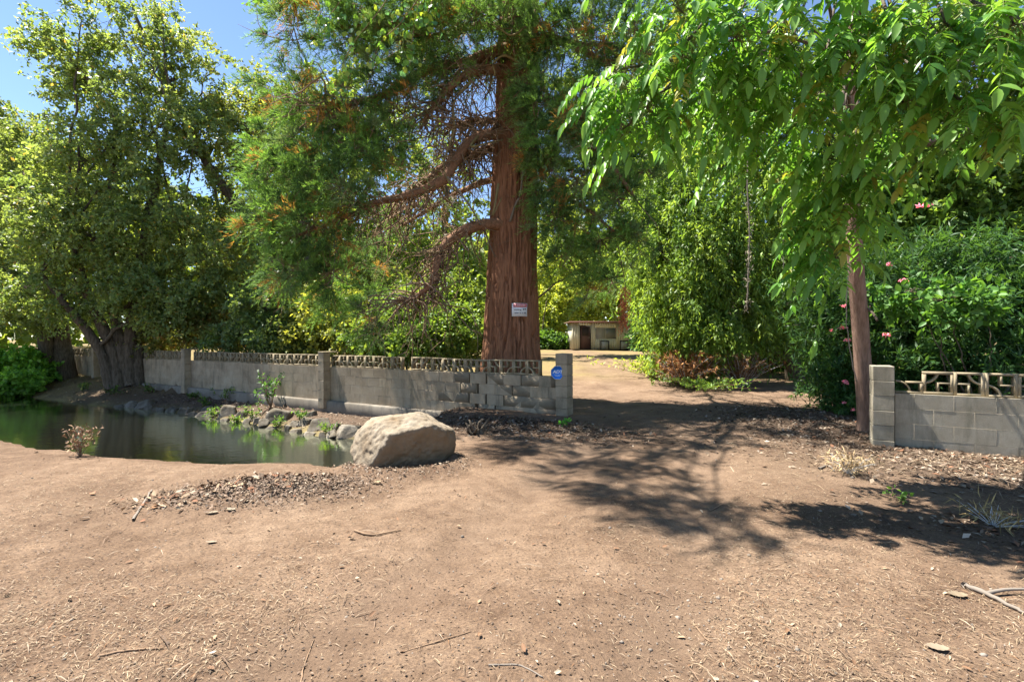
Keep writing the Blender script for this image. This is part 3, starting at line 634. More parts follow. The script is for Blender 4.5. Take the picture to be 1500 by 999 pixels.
# ------------------------------------------------------------------ the redwood
def redwood():
    r = np.random.default_rng(5)
    bx, by = P(748, 525, 11.7)[:2]; b0 = np.array([bx, by, gz(bx, by) - .1])
    root = empty('redwood_tree', b0, 0, 'giant red-barked conifer behind the wall with a white sign on its trunk', 'tree')
    # fluted trunk
    H, nr, ns = 15.5, 200, 200
    z = np.linspace(0, 1, nr)**1.15*H; a = np.arange(ns)*2*np.pi/ns
    A, Zz = np.meshgrid(a, z)
    rad = np.interp(Zz, [0, .5, 1.5, 3.5, 6, 9, 15.5], [.80, .70, .61, .53, .48, .43, .26])
    tw = A + .04*Zz + .22*fbm(np.cos(A)*1.5, np.sin(A)*1.5, Zz*.35, o=2) + .16*fbm(np.cos(A)*2.5, np.sin(A)*2.5, Zz*1.9, o=2)
    n1 = fbm(np.cos(tw)*3.4 + 9, np.sin(tw)*3.4 + 9, Zz*.22, o=2); n2 = fbm(np.cos(tw)*6 + 30, np.sin(tw)*6 + 30, Zz*.95, o=2); n3 = fbm(np.cos(tw)*17 + 70, np.sin(tw)*17 + 70, Zz*1.2, o=2)
    rid = 1 - 1.5*np.exp(-(n2/.045)**2)
    rr = rad*(1 + .14*n1) + .06*np.clip(rid, -.6, 1)*np.clip(rad/.5, .5, 1.2) + .055*n3
    ax = .02*Zz - .02*np.sin(Zz*.5); V = np.stack([rr*np.cos(A) + ax, rr*np.sin(A), Zz], -1).reshape(-1, 3)
    i, j = np.meshgrid(np.arange(nr-1), np.arange(ns), indexing='ij'); j2 = (j+1) % ns
    mesh_np('trunk', V, np.stack([i*ns+j, i*ns+j2, (i+1)*ns+j2, (i+1)*ns+j], -1).reshape(-1, 4), M['bark_red'], root, smooth=True)
    def trunk_at(py): zz = P(748, py, 11.7)[2]; return np.array([bx + .02*zz, by, zz])
    # limbs that can be told apart in the picture: (points px, py, Y), radii
    limbs = [
        ([(748, 332, 11.5), (712, 328, 11.1), (672, 342, 10.8), (645, 372, 10.6), (634, 412, 10.4), (612, 432, 10.3), (586, 440, 10.2)], (.16, .14, .12, .10, .07, .045, .02)),
        ([(750, 200, 11.5), (722, 196, 11.2), (690, 206, 11.0), (668, 235, 10.8), (648, 264, 10.6), (605, 284, 10.4), (560, 295, 10.2), (520, 300, 10)], (.15, .13, .12, .115, .105, .085, .055, .03)),
        ([(748, 205, 11.6), (700, 225, 11.9), (662, 236, 12.0), (620, 268, 12), (590, 292, 12)], (.13, .11, .09, .07, .04)),
        ([(750, 70, 11.5), (715, 80, 11.2), (680, 92, 10.9), (620, 105, 10.6), (560, 140, 10.3), (500, 155, 10), (462, 158, 9.8)], (.15, .13, .12, .10, .08, .05, .03)),
        ([(752, 110, 11.5), (706, 102, 11.0), (668, 120, 10.6), (640, 150, 10.4), (618, 180, 10.2)], (.12, .11, .09, .06, .03)),
        ([(748, 175, 11.6), (720, 177, 11.4), (690, 178, 11.6), (650, 190, 11.8)], (.10, .08, .06, .03)),
        ([(752, 20, 11.5), (700, 10, 11), (640, 20, 10.6), (560, 40, 10.3), (480, 40, 10)], (.14, .12, .1, .07, .03)),
        ([(760, 60, 11.5), (820, 60, 11), (880, 90, 10.6), (940, 130, 10.4)], (.12, .1, .07, .03)),
        ([(760, 180, 11.5), (820, 190, 11), (880, 225, 10.7), (930, 290, 10.5)], (.12, .1, .07, .03)),
        ([(765, 300, 11.5), (800, 285, 11.2), (850, 300, 10.9), (900, 340, 10.8)], (.10, .08, .05, .02)),
        ([(745, 260, 11.9), (700, 270, 12.6), (640, 300, 13.2), (560, 350, 13.6)], (.1, .08, .06, .03)),
        ([(745, 40, 11.9), (690, 40, 12.8), (620, 60, 13.6), (540, 100, 14)], (.1, .09, .06, .03)),
        ([(560, 295, 10.2), (500, 320, 10), (450, 340, 9.9), (420, 350, 9.8)], (.05, .04, .03, .02)),
    ]
    tips = []
    for pts, rr_ in limbs:
        pp = spline([P(*q) for q in pts], 24); ra = np.interp(np.linspace(0, 1, 24), np.linspace(0, 1, len(rr_)), rr_)
        mb = MB(); mb.tube(pp + r.normal(0, .008, pp.shape), ra*(1 + r.normal(0, .05, 24)), 9); o = mb.build('limb', M['bark_limb'], None, True); child_world(root, [o]); tips.append(pp)
    # upper whorls, out of the picture, that shade the drive
    mb = MB(); up = []
    for q in range(26):
        zz = r.uniform(8.5, 14.8); an = r.uniform(0, 2*np.pi); ln = (16.5 - zz)*.42 + .6
        c = np.array([bx + .02*zz + math.cos(an)*ln, by + math.sin(an)*ln, zz - .25*ln]); mb.tube(path([bx + .02*zz, by, zz], c, 8, .2, .04, r), np.linspace(.07, .015, 8), 5)
        up.append((c, np.array([.75, .75, .55]), 6))
    for gx_, gy_ in ((.2, 6.4), (.8, 5.8), (1.1, 5.0), (1.3, 4.3), (1.7, 5.8), (2.1, 6.5), (3.0, 6.9), (4.0, 7.4), (.9, 7.0), (1.9, 7.6), (3.0, 8.2), (.8, 8.4), (4.0, 8.8), (2.1, 9.2), (3.2, 9.8), (1.6, 4.0), (1.2, 10.0), (4.6, 10.2), (2.4, 11.0), (-.2, 7.2)):
        cz = r.uniform(8.0, 9.2); c = np.array([gx_ + sdir.x/sdir.z*cz, gy_ + sdir.y/sdir.z*cz, cz])
        mb.tube(path([bx + .02*cz, by, cz + .9], c, 9, .25, .05, r), np.linspace(.04, .012, 9), 6); up.append((c, np.array([.70, .58, .3]), 19))
    # bare drooping twigs inside the crown
    tw = MB(); ol = MB(); gr = MB()
    for q in range(900):
        pp = tips[r.integers(0, 6) if q % 4 else r.integers(0, len(tips))]; k = r.integers(3, 23); a_ = pp[k]
        ln = r.uniform(.35, 1.5); dr = nz(np.array([r.normal(-.25, .5), r.normal(0, .5), r.normal(-.55, .45)])); e_ = a_ + dr*ln
        pts = spline([a_, a_ + dr*ln*.4 + r.normal(0, .12, 3) + (0, 0, .06), a_ + dr*ln*.75 + r.normal(0, .12, 3), e_ + r.normal(0, .1, 3) + (0, 0, -.1)], 9)
        w_ = r.uniform(.011, .028); (tw if q % 4 else (ol if q % 8 else gr)).tube(pts, np.linspace(w_, w_*.25, 9), 3, cap=False)
        for _ in range(r.integers(1, 4)):
            k2 = r.integers(3, 9); d2 = nz(dr + r.normal(0, .6, 3)); l2 = ln*r.uniform(.25, .5); tw.tube(spline([pts[k2], pts[k2] + d2*l2*.5 + r.normal(0, .05, 3), pts[k2] + d2*l2 + (0, 0, -.06)], 5), np.linspace(w_*.45, w_*.12, 5), 3, cap=False)
    for pts in ([(785, 10, 10.9), (790, -5, 10.6), (778, 30, 10.4), (752, 52, 10.3), (735, 45, 10.3), (712, 30, 10.3)], [(770, 100, 10.9), (740, 82, 10.7), (722, 95, 10.6), (725, 110, 10.6), (715, 130, 10.7)],
                [(690, 120, 10.6), (665, 150, 10.4), (665, 190, 10.3), (650, 240, 10.3), (658, 270, 10.3)], [(700, 200, 10.8), (690, 215, 10.6), (715, 210, 10.6), (738, 205, 10.8)], [(730, 270, 10.8), (725, 300, 10.6), (722, 315, 10.6), (735, 290, 10.6)]):
        ol.tube(spline([P(*q) for q in pts], 18), np.linspace(.035, .012, 18), 6)
    gr.tube(spline([P(766, 250, 10.9), P(762, 285, 10.9), P(755, 300, 11.0), P(747, 325, 11.1)], 12), np.linspace(.022, .03, 12), 6)
    gr.tube(spline([P(655, 260, 10.5), P(672, 280, 10.5), P(690, 305, 10.6), P(704, 330, 10.8)], 12), np.linspace(.03, .012, 12), 6)
    obs = [mb.build('upper_limb', M['bark_limb'], None, True), tw.build('bare_twig', M['twig']), ol.build('lichen_twig', M['olive_twig']), gr.build('grey_twig', M['grey_twig'])]
    for o in obs: o['kind'] = 'stuff'
    child_world(root, obs)
    # foliage: feathery tufts of thin blades
    LBp = [(440, 150, 10.1, 55, 45, .8, 42), (405, 240, 10.2, 45, 50, .8, 48), (455, 245, 10.0, 50, 45, .8, 48), (410, 320, 10.0, 40, 45, .8, 44), (460, 330, 9.9, 50, 45, .8, 48), (435, 395, 10, 48, 36, .7, 40), (485, 400, 10, 36, 40, .6, 26), (500, 280, 9.8, 45, 45, .7, 38), (525, 215, 9.8, 50, 40, .7, 44),
           (505, 170, 9.9, 45, 40, .7, 36), (565, 200, 9.9, 34, 30, .6, 20), (590, 235, 9.9, 26, 24, .5, 9), (600, 150, 9.9, 34, 24, .6, 14), (540, 465, 10.4, 30, 40, .5, 16), (520, 60, 10.1, 60, 55, .9, 50), (590, 55, 10.2, 60, 50, .9, 46), (650, 40, 10.4, 50, 45, .8, 38), (560, 120, 10.1, 55, 35, .8, 34), (650, 95, 10.4, 40, 30, .7, 20), (430, 40, 10.2, 45, 60, .9, 30), (470, -10, 10.3, 70, 50, 1, 34), (600, -20, 10.4, 80, 50, 1, 40), (700, -10, 10.8, 60, 40, 1, 34),
           (800, 40, 10.6, 45, 55, .8, 44), (860, 60, 10.6, 55, 65, .9, 54), (920, 70, 10.4, 50, 70, .9, 42), (800, 150, 10.5, 40, 50, .7, 42), (850, 170, 10.5, 50, 55, .8, 52), (910, 190, 10.5, 45, 60, .8, 40), (800, 235, 10.5, 36, 45, .6, 36), (845, 265, 10.6, 48, 50, .8, 46), (905, 290, 10.7, 45, 50, .8, 34), (815, 320, 10.7, 34, 36, .6, 26), (880, 350, 10.9, 45, 34, .7, 26), (930, 345, 11, 36, 46, .7, 26), (825, 375, 10.9, 28, 36, .5, 14), (895, 410, 11.2, 36, 30, .6, 13), (860, 430, 11.2, 20, 30, .4, 6), (945, 250, 10.8, 34, 50, .6, 22), (785, 190, 10.4, 18, 60, .4, 24), (772, 120, 10.7, 20, 40, .3, 16), (786, 50, 10.7, 20, 40, .4, 12), (788, 270, 10.7, 16, 40, .3, 14), (840, -20, 10.8, 90, 50, 1.1, 46),
           (540, 340, 12.6, 50, 46, 1, 18), (620, 300, 13.2, 50, 40, 1, 7), (530, 385, 11.6, 44, 36, .8, 16), (490, 440, 11, 36, 34, .6, 16)]
    LB = px_lobes(LBp) + up
    C, O, B, I = spray_centres(r, LB, .25); n = len(C)
    tmb = MB()
    for a_, b_ in zip(B, C): tmb.tube(path(a_ + (b_ - a_)*r.uniform(0, .4), b_, 4, -.06, .04, r), np.linspace(.012, .005, 4), 3, cap=False)
    o = tmb.build('twig', M['twig']); o['kind'] = 'stuff'; child_world(root, [o])
    nt, nb = 14, 23
    left = np.array([-.35, -.1, .30])
    td = nz(O[:, None]*.7 + left + r.normal(0, .55, (n, nt, 3))); ln = r.uniform(.2, .5, (n, nt, 1))
    u = r.uniform(.05, 1, (n, nt, nb, 1))
    p = C[:, None, None] + td[:, :, None]*ln[:, :, None]*u + np.array([0, 0, -1.0])*.5*ln[:, :, None]*u**2
    d = nz(td[:, :, None]*1.15 + r.normal(0, .42, (n, nt, nb, 3)) + np.array([0, 0, .05]))
    p = p.reshape(-1, 3); d = d.reshape(-1, 3); idx = np.repeat(np.arange(n), nt*nb)
    N = nz(r.normal(0, 1, p.shape) + np.array([-.4, -.3, .5])); l_ = r.uniform(.05, .135, len(p))
    tone = r.random(n); tip = u.reshape(-1)
    A_ = np.array([(.052, .098, .040)]); B_ = np.array([(.115, .205, .048)]); Cc = np.array([(.110, .145, .082)])
    base = np.where(tone[idx][:, None] < .45, A_, np.where(tone[idx][:, None] < .8, B_*.75 + A_*.25, Cc)); c = base + (B_*1.25 - base)*np.clip(tip*.75 - .25, 0, 1)[:, None]
    c = c*(1 + r.normal(0, .2, (len(p), 1)))
    deadc = (r.random(n) < .06)[idx] & (r.random(len(p)) < .75); c[deadc] = np.array((.27, .135, .045))*(1 + r.normal(0, .25, (deadc.sum(), 1)))
    o = leaves('crown', p, d, N, l_, .0115, np.clip(c, .004, .6), BLD, M['needle']); o['kind'] = 'stuff'; child_world(root, [o])
    # rust-red dead sprig hanging at the right, in front of the hut
    mb = MB(); a0 = P(905, 360, 10.9); mb.tube(spline([a0, P(916, 420, 10.9), P(914, 478, 10.9)], 10), np.linspace(.012, .004, 10), 4)
    child_world(root, [mb.build('twig', M['twig'])])
    m_ = 520; u = r.random(m_); pp = np.array([np.interp(u, [0, 1], [P(915, 425, 10.9)[q], P(914, 482, 10.9)[q]]) for q in range(3)]).T + r.normal(0, .055, (m_, 3))*(.5 + np.abs(np.sin(u*9)))[:, None]
    o = leaves('dead_sprig', pp, nz(r.normal(0, .5, (m_, 3)) + (0, 0, -.8)), r.normal(0, 1, (m_, 3)), r.uniform(.06, .14, m_), .018, np.array((.55, .17, .07))*(1 + r.normal(0, .25, (m_, 1))), BLD, M['dry']); o['kind'] = 'stuff'; child_world(root, [o])
    return root, b0
rwd, RB = redwood()

# sign nailed to the trunk
tp = P(761, 454, 10.98)
ts = empty('warning_sign', tp, R(12), 'white notice with a red band nailed to the redwood trunk', 'sign')
mb = MB(); mb.box((-.18, 0, -.15), (.18, .006, .15)); mb.build('board', M['sign_white'], ts)
mb = MB(); mb.box((-.145, -.003, .062), (.172, -.0005, .142)); mb.build('red_band', M['sign_red'], ts)
for a_, b_ in ((-.12, -.07), (-.06, -.02), (-.01, .03), (.04, .07), (.085, .14)): mb = MB(); mb.box((a_, -.006, .082), (b_, -.0035, .120)); mb.build('band_print', M['sign_pink'], ts)
for a_, b_, z0, z1 in ((-.125, .0, -.008, .014), (.01, .04, -.022, .014), (-.115, -.02, -.082, -.062), (0, .035, -.082, -.062), (.06, .09, -.082, -.062), (.105, .155, -.082, -.055)): mb = MB(); mb.box((a_, -.003, z0), (b_, -.0005, z1)); mb.build('grey_print', M['sign_grey'], ts)
for a_, b_, z0, z1 in ((.085, .102, -.005, .035), (.118, .15, .008, .034)): mb = MB(); mb.box((a_, -.003, z0), (b_, -.0005, z1)); mb.build('black_print', M['sign_black'], ts)

# vine with round leaves hanging from the conifer's left limbs
r = np.random.default_rng(77)
vn_root = empty('hanging_vine', P(560, -60, 9.0), 0, 'vine with round bright leaves hanging at the top in front of the redwood', 'vine')
mb = MB(); Pp = []
for pts in ([(600, -60, 9.2), (560, 10, 9.0), (520, 60, 8.8), (500, 100, 8.8), (488, 130, 8.8)], [(640, -60, 9.2), (615, 0, 9), (605, 50, 8.9), (600, 100, 8.9)], [(540, -60, 9.2), (500, 0, 9), (480, 30, 8.9), (474, 60, 8.8)],
            [(640, -40, 9.1), (590, 30, 8.9), (560, 60, 8.8), (545, 95, 8.8)], [(420, -60, 9), (385, -10, 8.9), (368, 3, 8.8), (356, 8, 8.8)], [(650, -50, 9), (630, 10, 8.9), (622, 30, 8.9)]):
    q = spline([P(*z_) for z_ in pts], 40); mb.tube(q, np.linspace(.010, .003, 40), 4)
    for _ in range(60 if pts[0][0] != 420 else 22): k = r.integers(10, 40); Pp.append(q[k] + r.normal(0, .11 if pts[0][0] != 420 else .06, 3))
Pp = np.array(Pp); n = len(Pp)
o1 = mb.build('stem', M['twig']); L_ = r.uniform(.06, .125, n); cc = np.array((.08, .17, .036))*(1 + r.normal(0, .2, (n, 1))); cc[r.random(n) < .3] = (.17, .23, .04); cc[r.random(n) < .15] = (.06, .15, .09)
o2 = leaves('leaf', Pp, nz(r.normal(0, .5, (n, 3)) + (0, 0, -.8)), nz(r.normal(0, .6, (n, 3)) + (-.3, -.6, .5)), L_, L_*.95, cc, RND, mat_leaf('leaf_vine', .5, .35, .5)); o2['kind'] = 'stuff'
child_world(vn_root, [o1, o2])

# ------------------------------------------------------------------ the hut and the yard
hz0 = gz(7.5, 41.0) - .02
hut = empty('hut', (5.15, 41.0, hz0), 0, 'small cream flat-roofed hut at the end of the driveway', 'hut')
M['siding'] = mat_plain('siding', (.50, .47, .35), .8, .10); M['hutdark'] = mat_plain('hutdark', (.035, .028, .024), .9, .3); M['doorc'] = mat_plain('doorc', (.10, .055, .045), .7, .25)
M['roofc'] = mat_plain('roofc', (.16, .095, .065), .9, .4); M['pane'] = mat_plain('pane', (.20, .20, .19), .35, .15); M['frame'] = mat_plain('framec', (.34, .33, .29), .6, .1)
W_, D_, H_ = 4.92, 3.6, 2.36
mb = MB(); rj = random.Random(9)
def board(x0, x1, z0, z1): mb.box((x0 + .006, rj.uniform(-.004, .004), z0), (x1 - .006, .05, z1))
x = 0.0
while x < W_ - .05:
    x1 = min(x + .2, W_)
    for z0, z1 in ((.12, H_),):
        if x1 > .68 and x < 1.60:
            if x < .68: board(x, .68, z0, z1)
            elif x1 > 1.60: board(1.60, x1, z0, z1)
            board(max(x, .68), min(x1, 1.60), 2.13, z1) if x < 1.6 and x1 > .68 else None
        elif x1 > 2.02 and x < 3.78: board(x, x1, z0, 1.02); board(x, x1, 1.92, z1)
        else: board(x, x1, z0, z1)
    x = x1
mb.build('siding', M['siding'], hut)
mb = MB(); mb.box((0.02, .055, .10), (W_-.02, D_, H_)); mb.build('wall', M['siding'], hut)
mb = MB(); mb.box((.05, .12, -.3), (W_-.05, D_, .098)); mb.build('underfloor_shade', M['hutdark'], hut)  # near-black block standing in for the shadow beneath the hut
mb = MB(); mb.box((-.3, -.4, H_ + .004), (W_+.4, D_+.4, H_+.11)); ro = mb.build('roof', M['roofc'], hut)
mb = MB(); mb.box((-.32, -.43, H_+.0), (W_+.42, -.402, H_+.13)); mb.build('fascia', mat_plain('fascia', (.17, .075, .055), .8, .3), ro)
dr = MB(); dr.box((.72, .03, .12), (1.56, .052, 2.10)); d_ = dr.build('door', M['doorc'], hut)
mb = MB(); mb.box((.86, .018, 1.25), (1.42, .029, 1.95)); mb.build('door_pane', M['hutdark'], d_)
mb = MB(); mb.box((.66, -.02, .12), (.715, .029, 2.14)); mb.box((1.565, -.02, .12), (1.62, .029, 2.14)); mb.box((.716, -.02, 2.105), (1.564, .029, 2.14)); mb.build('door_frame', M['hutdark'], d_)
mb = MB(); mb.box((1.44, -.02, 1.08), (1.49, .028, 1.14)); mb.build('handle', M['frame'], d_)
wd = MB(); wd.box((2.02, .03, 1.02), (3.78, .05, 1.92)); w_o = wd.build('window', M['pane'], hut)
mb = MB()
for a_, b_ in (((2.0, -.02, 1.0), (2.05, .028, 1.94)), ((3.75, -.02, 1.0), (3.8, .028, 1.94)), ((2.051, -.02, 1.0), (3.749, .028, 1.04)), ((2.051, -.02, 1.9), (3.749, .028, 1.94)), ((2.87, -.02, 1.041), (2.93, .028, 1.899))): mb.box(a_, b_)
mb.build('window_frame', M['frame'], w_o)
for q in range(8):
    mb = MB(); mb.box((2.06, -.005, 1.06 + q*.104), (2.86, .012, 1.13 + q*.104)); mb.build('slat', M['frame'], w_o)
for x0 in (2.42, 4.08):
    fr = empty('screen_frame', (5.15 + x0, 40.93, hz0 + .10), 0, 'dark wooden frame leaning on the hut wall under its window' if x0 < 3 else 'dark wooden frame leaning on the hut wall at its right corner', 'frame', 'frames leaning on the hut')
    for nm, a_, b_ in (('side', (0, -.02, 0), (.07, .02, .74)), ('side', (.67, -.02, 0), (.74, .02, .74)), ('rail', (.071, -.02, .67), (.669, .02, .74))):
        mb = MB(); mb.box(a_, b_); mb.build(nm, M['hutdark'], fr)
    mb = MB(); mb.box((.071, -.005, 0), (.669, .01, .669)); mb.build('panel', M['frame'], fr)
bx_ = empty('wooden_box', (10.35, 41.2, hz0 + .02), 0, 'small weathered open box standing at the right corner of the hut', 'box')
mb = MB()
for a_, b_ in (((-.22, -.2, 0), (-.17, .2, .5)), ((.17, -.2, 0), (.22, .2, .5)), ((-.25, -.22, .501), (.25, .22, .55)), ((-.169, -.2, 0), (.169, .2, .06)), ((-.169, .15, .061), (.169, .2, .5))): mb.box(a_, b_)
mb.build('case', M['grey_twig'], bx_)

# trees round the hut
for sd, lab, px, Y, LB, a_, b_, grp in (
    (51, 'yellow-green tree left of the hut', 805, 48, [(808, 450, 47, 34, 34, 2, 80), (785, 480, 47, 22, 24, 1.6, 40), (830, 425, 48, 30, 30, 2, 54), (800, 395, 49, 40, 36, 2.4, 60)], (.12, .17, .03), (.27, .30, .06), None),
    (52, 'tall leafy tree directly behind the hut', 850, 52, [(862, 440, 50, 40, 34, 2.4, 80), (900, 430, 51, 34, 34, 2.4, 54), (860, 390, 52, 50, 40, 2.6, 70), (930, 400, 52, 40, 44, 2.6, 60)], (.07, .12, .028), (.20, .24, .05), None),
    (53, 'dark green bush left of the hut', 795, 44, [(792, 500, 44, 20, 12, 1.2, 50), (815, 503, 44, 16, 9, 1, 40)], (.035, .08, .02), (.08, .15, .03), None),
    (54, 'dark bluish shrub right of the hut', 950, 38, [(958, 490, 38, 24, 26, 1.6, 80), (985, 470, 37, 28, 34, 1.6, 70), (955, 455, 39, 24, 26, 1.6, 40)], (.025, .07, .03), (.07, .14, .05), None)):
    b = gp(px, Y)
    tree('yard_tree' if sd != 53 and sd != 54 else 'yard_bush', lab, 'tree' if sd not in (53, 54) else 'bush', sd, [([b, P(px, 480, Y), P(px+6, 440, Y), P(px, 400 if sd < 53 else 470, Y)], (.22, .18, .12, .05) if sd < 53 else (.06, .05, .04, .02))], LB, a_, b_, 6, 9, .9, .24, .55, rmin=.2)

# far belt of woodland that closes the horizon
r = np.random.default_rng(60); n = 44000
ang = r.uniform(-1.25, 1.25, n); dist = r.uniform(62, 92, n)
hmax = 13 + 7*(vn(ang*9, 2.0)) ; zz = r.random(n)**.8*hmax
x = np.sin(ang)*dist; y = np.cos(ang)*dist
Pp = np.stack([x, y, zz + .3], -1); Pp += 1.3*nz(r.normal(0, 1, (n, 3)))
cc = np.array((.06, .105, .028)) + (np.array((.17, .21, .05)) - np.array((.06, .105, .028)))*np.clip(vn(x*.35, y*.35, zz*.4)*1.3 - .2 + r.normal(0, .12, n), 0, 1)[:, None]
L_ = r.uniform(.8, 1.7, n)
tag(leaves('far_woodland', Pp, nz(r.normal(0, 1, (n, 3)) + (0, 0, -.3)), nz(r.normal(0, .7, (n, 3)) + (0, -.5, .8)), L_, L_*.7, cc, DIA, M['leaf']), 'belt of distant green woodland beyond the yard', 'woodland', kind='stuff')

# ------------------------------------------------------------------ right-hand trees
G_PEP = ((.058, .118, .026), (.175, .250, .050))
b = gp(1165, 16.5)
tree('pepper_tree', 'light green weeping tree with forked trunk right of the driveway', 'tree', 61,
     [([b, P(1160, 535, 16.5), P(1150, 515, 16.4), P(1120, 470, 16), P(1080, 380, 15.6), P(1050, 300, 15.4)], (.34, .26, .22, .18, .12, .05)), ([b + (.25, .1, 0), P(1182, 530, 16.6), P(1190, 500, 16.6), P(1210, 440, 16.4), P(1190, 330, 16)], (.3, .24, .2, .15, .06))],
     [(968, 370, 15.6, 46, 60, 1.2, 60), (1000, 440, 15, 55, 60, 1.1, 76), (958, 430, 16.6, 32, 40, 1, 34), (1050, 360, 15, 60, 60, 1.2, 66), (1080, 440, 14.6, 55, 60, 1.0, 64), (1010, 300, 15.6, 60, 50, 1.3, 56), (1090, 280, 15.4, 60, 55, 1.3, 50), (1130, 370, 15, 50, 60, 1.1, 44), (1050, 490, 14.4, 45, 40, .8, 40), (1150, 450, 14.6, 50, 50, 1, 40), (970, 300, 16.4, 40, 50, 1.2, 36), (1190, 400, 15, 50, 60, 1.1, 36), (1000, 500, 15.2, 34, 24, .7, 24), (990, 235, 16, 50, 45, 1.2, 40), (1070, 215, 16, 60, 45, 1.3, 44), (1150, 290, 15.6, 55, 55, 1.2, 40), (945, 290, 16.8, 34, 46, 1.0, 30), (925, 350, 17.5, 26, 36, .9, 20)],
     *G_PEP, 7, 14, .62, .12, .30, droop=1.0, k=.7, up=0, NX=1.15, LX=1.35)
# taller dark crowns behind the walnut
for sd, lab, px, Y, LB in (
    (62, 'dense dark tree rising behind the weeping tree', 1080, 21, [(1000, 190, 19, 75, 75, 2, 60), (1090, 180, 19, 80, 80, 2, 60), (960, 90, 20, 80, 80, 2, 50), (1060, 60, 20, 90, 80, 2, 50), (1170, 110, 19, 80, 90, 2, 50), (1170, 250, 18.6, 60, 60, 1.6, 46), (935, 250, 20, 45, 70, 1.6, 40), (930, 340, 21, 40, 50, 1.5, 36), (890, 180, 21, 50, 80, 1.8, 36)]),
    (63, 'dense dark tree behind the oleanders at the right', 1340, 15, [(1290, 250, 14.5, 90, 80, 1.6, 66), (1390, 250, 14, 90, 90, 1.6, 66), (1300, 110, 15, 100, 90, 1.8, 60), (1420, 100, 14.6, 100, 100, 1.8, 60), (1500, 220, 13.5, 80, 100, 1.6, 50), (1560, 100, 14, 90, 110, 1.8, 40), (1350, 350, 13.8, 90, 60, 1.4, 60), (1470, 350, 13.2, 90, 70, 1.4, 60), (1250, 350, 14.4, 60, 70, 1.4, 46), (1560, 350, 13, 70, 90, 1.4, 40)])):
    b = gp(px, Y)
    tree('shade_tree', lab, 'tree', sd, [([b, P(px, 420, Y), P(px-10, 300, Y), P(px+5, 120, Y)], (.35, .3, .22, .08))], LB, (.036, .082, .018), (.12, .18, .036), 7, 11, .75, .16, .5)
# oleander thicket behind the right wall
OL = [(1400, 470, 8.4, 70, 55, .8, 60), (1480, 450, 8.2, 70, 60, .8, 60), (1320, 460, 9.0, 60, 60, .8, 56), (1440, 540, 7.9, 90, 40, .6, 60), (1350, 545, 8.5, 60, 45, .6, 46), (1540, 500, 7.8, 60, 70, .7, 40), (1440, 390, 8.8, 90, 40, .8, 50), (1340, 400, 9.4, 70, 40, .8, 36)]
OL2 = [(1215, 480, 10.2, 50, 55, .9, 60), (1225, 560, 9.6, 42, 45, .7, 50), (1290, 500, 9.6, 40, 60, .8, 40), (1190, 430, 11, 45, 40, .9, 30), (1245, 600, 9.0, 24, 26, .5, 22)]
def oleander(label, seed, px, Y, lobes, fl):
    base = gp(px, Y); r = np.random.default_rng(seed); LB = px_lobes(lobes)
    root = empty('oleander', base, 0, label, 'oleander', 'oleanders at the right of the driveway')
    C, O, B, I = spray_centres(r, LB, .2); mb = MB()
    for c, rad, n in LB:
        for _ in range(3): mb.tube(path(base + r.normal(0, .25, 3)*(1, 1, 0), c + r.normal(0, .2, 3), 8, .1, .04, r), np.linspace(.028, .010, 8), 5)
    for a_, b_ in zip(B, C): mb.tube(path(a_, b_, 4, .03, .02, r), np.linspace(.008, .004, 4), 3, cap=False)
    n, nt, nl = len(C), 6, 15
    td = nz(O[:, None]*.5 + r.normal(0, .45, (n, nt, 3)) + np.array([0, -.15, .75]))
    st0 = C[:, None] + r.normal(0, .14, (n, nt, 3)); u = r.uniform(0, 1, (n, nt, nl, 1))
    p = st0[:, :, None] + td[:, :, None]*.26*u
    d = nz(td[:, :, None]*(.35 + .5*u) + r.normal(0, .75, (n, nt, nl, 3)) + np.array([0, 0, -.1]))
    p, d = p.reshape(-1, 3), d.reshape(-1, 3); idx = np.repeat(np.arange(n), nt*nl); m = len(p); L_ = r.uniform(.12, .21, m)
    o = leaves('foliage', p, d, nz(r.normal(0, .5, (m, 3)) + (0, 0, 1)), L_, L_*.17, colours(r, idx, n, (.020, .058, .018), (.050, .105, .028), .5), LAN, M['leaf_gloss']); o['kind'] = 'stuff'
    obs = [mb.build('stem', M['bark_grey']), o]
    for px_, py_, Y_, sz in fl:
        c = P(px_, py_, Y_); k = 26; dd = nz(r.normal(0, 1, (k, 3)) + (0, -.5, .3)); pc = c + r.normal(0, sz*.45, (k, 3))*(1.3, 1, .6); lw = r.uniform(.5, .9, k)*sz
        obs.append(leaves('flower_cluster', pc, dd, nz(r.normal(0, 1, (k, 3)) + (0, -.6, .6)), lw, lw*.9, np.array((.72, .27, .33))*(1 + r.normal(0, .12, (k, 1))), HEX, M['petal'])); obs[-1]['kind'] = 'stuff'
    child_world(root, obs); return root
M['petal'] = mat_leaf('petal', .35, .6, .2, (1.1, .9, .9))
oleander('dark oleander thicket with pink flowers behind the right wall', 71, 1410, 8.3, OL, [(1325, 412, 8.3, .055), (1300, 490, 8.2, .05), (1358, 300, 8.2, .06), (1345, 303, 8.2, .05), (1475, 188, 8, .04), (1462, 200, 8, .035), (1302, 387, 8.6, .035)])
oleander('oleander with pink flowers behind the leaning trunk', 72, 1235, 9.7, OL2, [(1234, 480, 9.2, .055), (1242, 498, 9.1, .05), (1217, 484, 9.4, .035), (1272, 450, 8.8, .03), (1237, 560, 8.9, .06), (1236, 590, 8.7, .04), (1250, 600, 8.6, .04), (1236, 448, 9.3, .04)])
